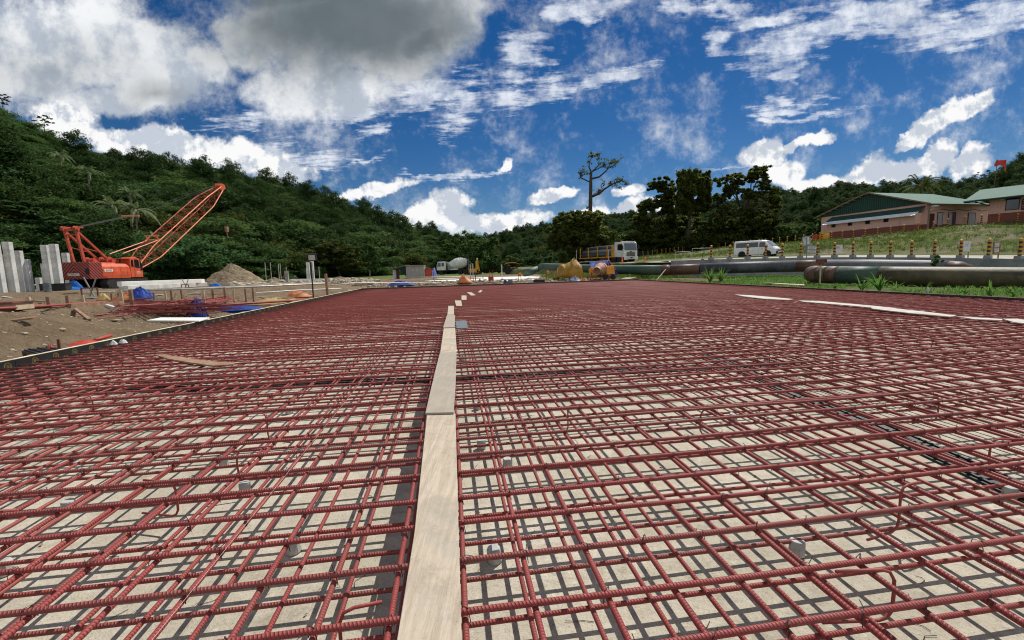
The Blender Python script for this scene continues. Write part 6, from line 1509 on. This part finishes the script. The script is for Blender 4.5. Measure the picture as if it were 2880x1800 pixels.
root3 = thing('rebar_stack', 'long stack of straight red bars lying along the trench left of the mat', 'rebar stack', hit(470, 872)); mb = MB()
d0 = (hit(700, 853)-hit(395, 884)); d0.z = 0; d0.normalize(); n0 = Vector((-d0.y, d0.x, 0))
for i in range(110):
    c = n0*(rg.normal()*.45+.45)+d0*rg.uniform(-1.2, 2.6)+Vector((0, 0, .04+abs(rg.normal())*.09)); dd = (d0+n0*rg.normal()*.05)*rg.uniform(1.2, 2.8); mb.tube([c-dd, c, c+dd], .0125, 5)
o = mb.build('straight_bars', 'rebar', root3); o['kind'] = 'stuff'
cl_ = [(60,905,.7,'long grey timber offcut low on the dirt slope'),(330,905,.5,'short pale offcut beside the white plank'),(260,840,.6,'board lying flat left of the cream sack'),(120,852,.8,'board lying behind the brown crate'),(440,832,.6,'timber piece behind the stakes under the lying piles'),(545,828,.7,'pale board behind the right stakes'),(620,838,.6,'timber piece near the flat blue tarp'),(735,838,.6,'board at the foot of the bank left of the floodlight'),(20,838,.7,'dark board at the far left edge'),(200,826,.8,'board lying near the short piles')]
for i, (x, y, L_, lb) in enumerate(cl_):
    p = hit(x, y); mb = MB(); mb.box((0, 0, .02), (L_, .12, .035)); o = mb.build('timber_offcut', ('timber', 'timber_l', 'plank_grey')[i % 3]); o.location = p+Vector((0, 0, .03)); o.rotation_euler = (rg.normal()*.06, rg.normal()*.08, rg.uniform(-.8, .8)); tag(o, lb, 'timber', 'timber offcuts on the left side')
root2 = thing('rebar_pile', 'small heap of red rebar offcuts just behind the form boards', 'rebar pile', hit(500, 908)); mb = MB()
for i in range(70):
    c = Vector((rg.normal()*.55, rg.normal()*.14+.1, .03+abs(rg.normal())*.05)); d = Vector((rg.normal(), rg.normal()*.6, rg.normal()*.2)).normalized()*rg.uniform(.1, .3); mb.tube([c-d, c+d], .009, 4)
mb.build('offcuts', 'rebar', root2)
P4 = [gp(*q, .10) for q in ((413, 904), (452, 896), (590, 896), (560, 905))]; mb = MB(); mb.extr(P4, (0, 0, .03)); tag(mb.build('white_plank', 'slab', origin=P4[0], bevel=.004), 'white painted plank lying across the trench behind the form', 'plank')
# black steel channels stack
b = gp(85, 1000, -.06); root = thing('channel_stack', 'stack of dark ribbed channels lying behind the form boards at the left edge', 'channel stack', b, -.55)
for i in range(7):
    mb = MB(); x = -.02+.052*i; mb.box((.12, x, .04+.012*(i % 2)), (.78, .04, .05)); mb.box((.12, x+.012, .075+.012*(i % 2)), (.78, .012, .02)); mb.build('channel', 'black_board', root)
mb = MB(); mb.box((.12, .13, .0), (.74, .34, .05)); mb.build('channel', 'dark', root)
rail('orange red pipe lying behind the form board near the red sheet', [gp(268, 956, .03), gp(312, 944, .03)], .03, 'red_t', None)
for i, (x, y) in enumerate(((320, 969), (347, 965))): 
    p = gp(x, y, .01); heap('white_rag', ('white cloth scrap by the left form, nearer one', 'white cloth scrap by the left form, farther one')[i], 'sign', p, .07, .05, .06, 30+i, 0, 'rag', group='white scraps by the left form')
# frames with diagonals standing near the crane
for i, (x, yb, Y, l) in enumerate(((248, 848, 21, 'rusty crossed bar frame with a box section, left of the cream sack'), (518, 806, 40, 'small rusty frame stand in front of the lying piles'))):
    b = gpz(x, Y); root = thing('crossed_bar_stand', l, 'stand', b, .1, 'rusty frames near the crane'); s = 1 if i == 0 else .8
    mb = MB(); mb.beam((-.35*s, 0, 0), (-.35*s, 0, .5), .05); mb.beam((.35*s, 0, 0), (.35*s, 0, .5), .05); mb.beam((-.35*s, 0, .5), (.35*s, 0, .5), .05); mb.build('frame', 'rust', root); mb = MB(); mb.beam((-.1, .1, .1), (.30, .1, 1.0), .045); mb.beam((.1, .1, .1), (-.26, .1, 1.02), .045); mb.build('crossed_bars', 'grey_m', root)
# floodlight
b = uv(U0-.9, 23.4); b.z = float(ground_z(b.x, b.y)); ft = pt(922, 735, b.y); root = thing('floodlight', 'square floodlight on a thin dark post at the mat corner', 'floodlight', b)
mb = MB(); mb.tube([(0, 0, -.2), (.02, 0, ft.z-b.z)], .035, 8); mb.build('post', 'dark', root)
mb = MB(); mb.box((.12, -.05, ft.z-b.z+.22), (.42, .12, .36), np.array(Matrix.Rotation(.25, 3, 'Z') @ Matrix.Rotation(.35, 3, 'X'))); mb.build('housing', 'dark', root, bevel=.02)
mb = MB(); mb.box((.135, -.115, ft.z-b.z+.20), (.30, .02, .25), np.array(Matrix.Rotation(.25, 3, 'Z') @ Matrix.Rotation(.35, 3, 'X'))); mb.build('lens', 'sign', root)

# ------------------------------------------------------------------ middle distance
z_ = .12
P4 = [gz(1168, 38, z_), gz(1345, 36.5, z_), gz(1500, 36, z_), gz(1530, 52, z_), gz(1230, 56, z_)]; mb = MB(); mb.extr([p-Vector((0, 0, .35)) for p in P4], (0, 0, .40)); tag(mb.build('concrete_slab', 'slab', origin=P4[0], bevel=.02), 'broad sunlit white concrete slab behind the far form boards', 'slab')
# zinc shed
b = gpz(1150, 66); root = thing('zinc_shed', 'small grey zinc sheet shed with a dark open front and lean-to', 'shed', b, .12); k = 66/FPX; H = pt(1150, 748, 66).z-b.z
mb = MB(); mb.box((.9, 1.2, H/2), (2.6, 2.4, H)); mb.build('wall', 'zinc', root); mb = MB(); mb.box((2.23, 1.2, H/2), (.05, 2.42, H+.02)); mb.build('side_wall', 'zinc_w', root)
mb = MB(); mb.box((.9, 1.2, H+.05), (2.9, 2.8, .08)); mb.build('roof', 'zinc', root); mb = MB(); mb.extr([(-.35, -.1, H-.05), (-2.3, -.1, H-.45), (-2.3, 2.2, H-.45), (-.35, 2.2, H-.02)], (0, 0, .06)); mb.build('lean_to_roof', 'dark', root)
mb = MB(); mb.extr([(-.42, -.05, .3), (-.42, -.05, H-.1), (-1.5, -.05, H-.3)], (0, .04, 0)); mb.build('shade_cloth', 'net', root)
mb = MB(); mb.box((-2.3, .3, H/2-.25), (.08, .5, H-.5)); mb.box((-2.1, 1.5, H/2-.25), (.5, 1.6, H-.5)); mb.build('lean_to_wall', 'zinc_w', root); mb = MB(); mb.box((-1.7, .6, .75), (.45, .1, 1.5)); mb.build('door', 'maroon', root)
for x in (.6, 1.2):
    mb = MB(); mb.box((x, -.02, H*.66), (.10, .03, .16)); mb.build('vent', 'white', root)
mb = MB(); mb.extr([(2.3, .2, H-.15), (3.1, .4, H-.5), (3.1, 1.4, H-.5), (2.3, 1.2, H-.15)], (0, 0, .03)); mb.build('red_awning', 'red_t', root)
b = gpz(1202, 67); mb = MB(); mb.box((0, 0, .62), (1.55, .8, 1.2)); mb.box((0, 0, 1.28), (1.7, .95, .08)); o = mb.build('site_cabinet', 'orange_d', bevel=.02); o.location = b; tag(o, 'red brown cabinet right of the zinc shed', 'cabinet')
heap('tarpaulin', 'light blue cover bundled beside the red brown cabinet', 'blue_l', gpz(1221, 66.5), .45, .4, 1.5, 33, 0, group=GTp)
# mixer truck
b = gpz(1275, 100); root = thing('mixer_truck', 'concrete mixer truck with a pale ribbed drum seen from its side', 'mixer truck', b+Vector((0, 0, .1)), 0); k = 100/FPX
mb = MB(); mb.extr([(-3.5, -1.2, 1.05), (-3.55, -1.2, 1.9), (-3.25, -1.2, 2.95), (-1.55, -1.2, 3.05), (-1.5, -1.2, 1.05)], (0, 2.4, 0)); cabm = mb.build('cab', 'white_d', root, bevel=.08)
mb = MB(); mb.extr([(-2.45, -1.215, 1.95), (-1.85, -1.215, 1.95), (-1.85, -1.215, 2.7), (-2.4, -1.215, 2.7)], (0, .01, 0)); mb.build('door_window', 'glass', cabm); mb = MB(); mb.extr([(-3.45, -1.215, 1.9), (-2.6, -1.215, 1.9), (-2.6, -1.215, 2.75), (-3.2, -1.215, 2.75)], (0, .01, 0)); mb.extr([(-3.56, -1.05, 1.95), (-3.56, 1.05, 1.95), (-3.28, 1.0, 2.85), (-3.28, -1.0, 2.85)], (-.01, 0, 0)); mb.build('windscreen', 'glass_b', cabm)
mb = MB(); mb.lathe([(.05, -2.15), (.55, -2.1), (.72, -1.75), (1.22, -.6), (1.30, .2), (1.22, .95), (.85, 2.0), (.6, 2.35), (.05, 2.35)], 28, (1.0, 0, 2.42), Vector((.985, 0, .17))); mb.build('drum', 'white_d', root, smooth=True)
mb = MB(); mb.lathe([(.05, -.25), (.5, -.25), (.5, .25), (.05, .25)], 16, (-1.15, 0, 2.35), (1, 0, .1)); mb.box((-.9, 0, 1.7), (.5, 1.5, 1.2)); mb.build('drive_pedestal', 'grey_m', root)
mb = MB(); mb.box((.4, 0, 1.0), (7.6, .9, .3)); mb.box((3.4, 0, 2.1), (.25, 1.3, 2.0)); mb.build('chassis', 'dark', root); mb = MB(); mb.extr([(3.4, -.4, 3.3), (4.2, -.3, 2.3), (4.2, .3, 2.3), (3.4, .4, 3.3)], (.05, 0, -.1)); mb.tube([(3.5, -.9, .9), (3.6, -.9, 3.5)], .05, 6); mb.build('chute', 'grey_m', root)
mb = MB(); mb.box((.3, -1.1, 1.25), (1.7, .1, .22)); mb.build('side_guard', 'white', root)
for x in (-2.6, 1.6, 2.85):
    for s in (1, -1): wheel(root, (x, s*1.02, .5), .5, .35, (0, 1, 0))
# excavator arm
b = gpz(1342, 78); root = thing('excavator', 'yellow brown excavator with its arm standing upright beside the mixer truck', 'excavator', b, .3)
mb = MB(); mb.extr([(-.2, 0, .9), (.15, 0, .9), (.3, 0, 2.4), (.1, 0, 2.75), (-.2, 0, 2.3)], (0, .3, 0)); mb.beam((.05, .15, 2.6), (.45, .15, .5), .2, .25); mb.build('boom_arm', 'yellow', root); mb = MB(); mb.extr([(.25, 0, .1), (.75, 0, .05), (.7, 0, .6), (.35, 0, .7)], (0, .6, 0)); mb.build('bucket', 'dark', root)
mb = MB(); mb.lump((.1, .15, 2.75), .16, 2, amp=.1); mb.build('boom_light', 'sign', root, smooth=True); mb = MB(); mb.box((-.7, .5, .75), (1.2, 1.3, .7)); mb.build('engine_house', 'yellow', root, bevel=.05); mb = MB(); mb.box((-.6, .4, .22), (1.6, 1.6, .42)); mb.build('crawler_track', 'dark', root, bevel=.08)
# canopy tractor
b = gpz(1440, 74); root = thing('canopy_tractor', 'dark small tractor under an orange curved canopy', 'tractor', b, .1)
mb = MB(); mb.grid([[(x, y, 2.0-.35*(x/1.25)**2*.8-.05*abs(y)) for y in (-.6, 0, .6)] for x in np.linspace(-1.25, 1.25, 13)]); mb.build('canopy', 'orange', root, smooth=True, solid=.07)
mb = MB()
for x in (-.85, .75):
    for y in (-.5, .5): mb.beam((x, y, .6), (x, y, 1.9), .07)
mb.build('canopy_frame', 'dark', root); mb = MB(); mb.box((.45, 0, .85), (1.1, .7, .6)); mb.box((-.3, 0, .6), (1.2, .5, .35)); mb.box((-.4, 0, 1.0), (.4, .5, .5)); mb.build('body', 'dark', root, bevel=.05)
for x, r in ((-.65, .55), (.85, .36)):
    for s in (1, -1): wheel(root, (x, s*.6, r), r, .28, (0, 1, 0))
# scaffold posts and clutter behind the far edge
for i, (x, yt, yb, r, m) in enumerate(((1323, 742, 801, .035, 'steel'), (1330, 741, 803, .035, 'steel'), (1336, 766, 804, .03, 'rust'), (1219, 765, 792, .035, 'rust'), (1215, 790, 806, .04, 'dark'), (1348, 784, 803, .05, 'timber'), (1358, 765, 798, .03, 'steel'), (1411, 744, 775, .04, 'steel'))):
    Y = 34.5 if i not in (3, 7) else 46; b = gpz(x, Y); h = pt(x, yt, Y).z-b.z; mb = MB(); mb.tube([(0, 0, -.1), (random.uniform(-.03, .03), 0, h)], r, 8); o = mb.build('scaffold_post', m); o.location = b; tag(o, f'upright scaffold tube behind the far mat edge, {ordi(i+1)} of eight beside the orange tarp', 'post', 'scaffold posts behind the mat')
rail('long brown steel pipe lying on the white slab', [up_(1388, 790, 38), up_(1580, 783, 39)], .10, 'rust', 'pipes lying behind the mat')
rail('thin pale pipe lying before the brown steel pipe', [up_(1330, 797, 36), up_(1500, 793.5, 36)], .04, 'white_d', 'pipes lying behind the mat')
rail('white pipe lying close behind the far form boards', [up_(1150, 797, 34.5), up_(1320, 795, 35)], .045, 'white_d', 'pipes lying behind the mat')
b = gpz(1380, 35.5); mb = MB(); mb.box((0, 0, .22), (.42, .35, .44)); mb.tube([(-.1, 0, .4), (-.1, 0, .95), (.12, 0, .95), (.12, 0, .4)], .02, 6); o = mb.build('vibrator_engine', 'red_t', bevel=.04); o.location = b; tag(o, 'dark red engine unit with a hoop handle behind the far form', 'engine')
for i, (x, l) in enumerate(((1461, 'orange stand tool upright near the middle of the far edge'), (1540, 'orange stand tool upright close to the mustard tarp'))):
    b = gpz(x, 34.6); root = thing('orange_stand', l, 'stand', b, 0, 'orange stands behind the mat'); mb = MB(); mb.tube([(-.1, 0, 0), (-.1, 0, .72)], .022, 6); mb.tube([(.1, 0, 0), (.08, 0, .78)], .022, 6); mb.build('legs', 'rust', root); mb = MB(); mb.lump((.02, 0, .55), (.12, .1, .16), i+2); mb.build('head', 'yellow_o', root)
for i, (x, w, m, l) in enumerate(((1434, .36, 'greyboard', 'small dark grey bucket shaped block behind the far form'), (1515, .9, 'dark', 'black flat box close behind the far form'), (1420, .18, 'blue', 'tiny blue can behind the far form'), (1490, .5, 'pile', 'grey flat block behind the far form'))):
    b = gpz(x, 33.4); mb = MB(); mb.box((0, 0, .11), (w, .35, .24), taper=.92); o = mb.build('site_block', m, bevel=.02); o.location = b; tag(o, l, 'block', 'blocks behind the far form')
P4 = [gz(1745, 33.4, .12), gz(1770, 32.4, .12), gz(1790, 33.4, .16), gz(1762, 34.2, .16)]; mb = MB(); mb.extr(P4, (0, 0, .03)); tag(mb.build('plywood_piece', 'ply', origin=P4[0]), 'pale plywood offcut on the ground right of the blue tarp fall', 'plywood piece')
P4 = [gp(2138, 795, .09), gp(2262, 801, .09), gp(2262, 804, .09), gp(2200, 800, .09)]; mb = MB(); mb.extr(P4, (0, 0, .02)); tag(mb.build('pale_lath', 'timber_l', origin=P4[0]), 'thin pale lath lying on the right form near the domed pipe end', 'lath')
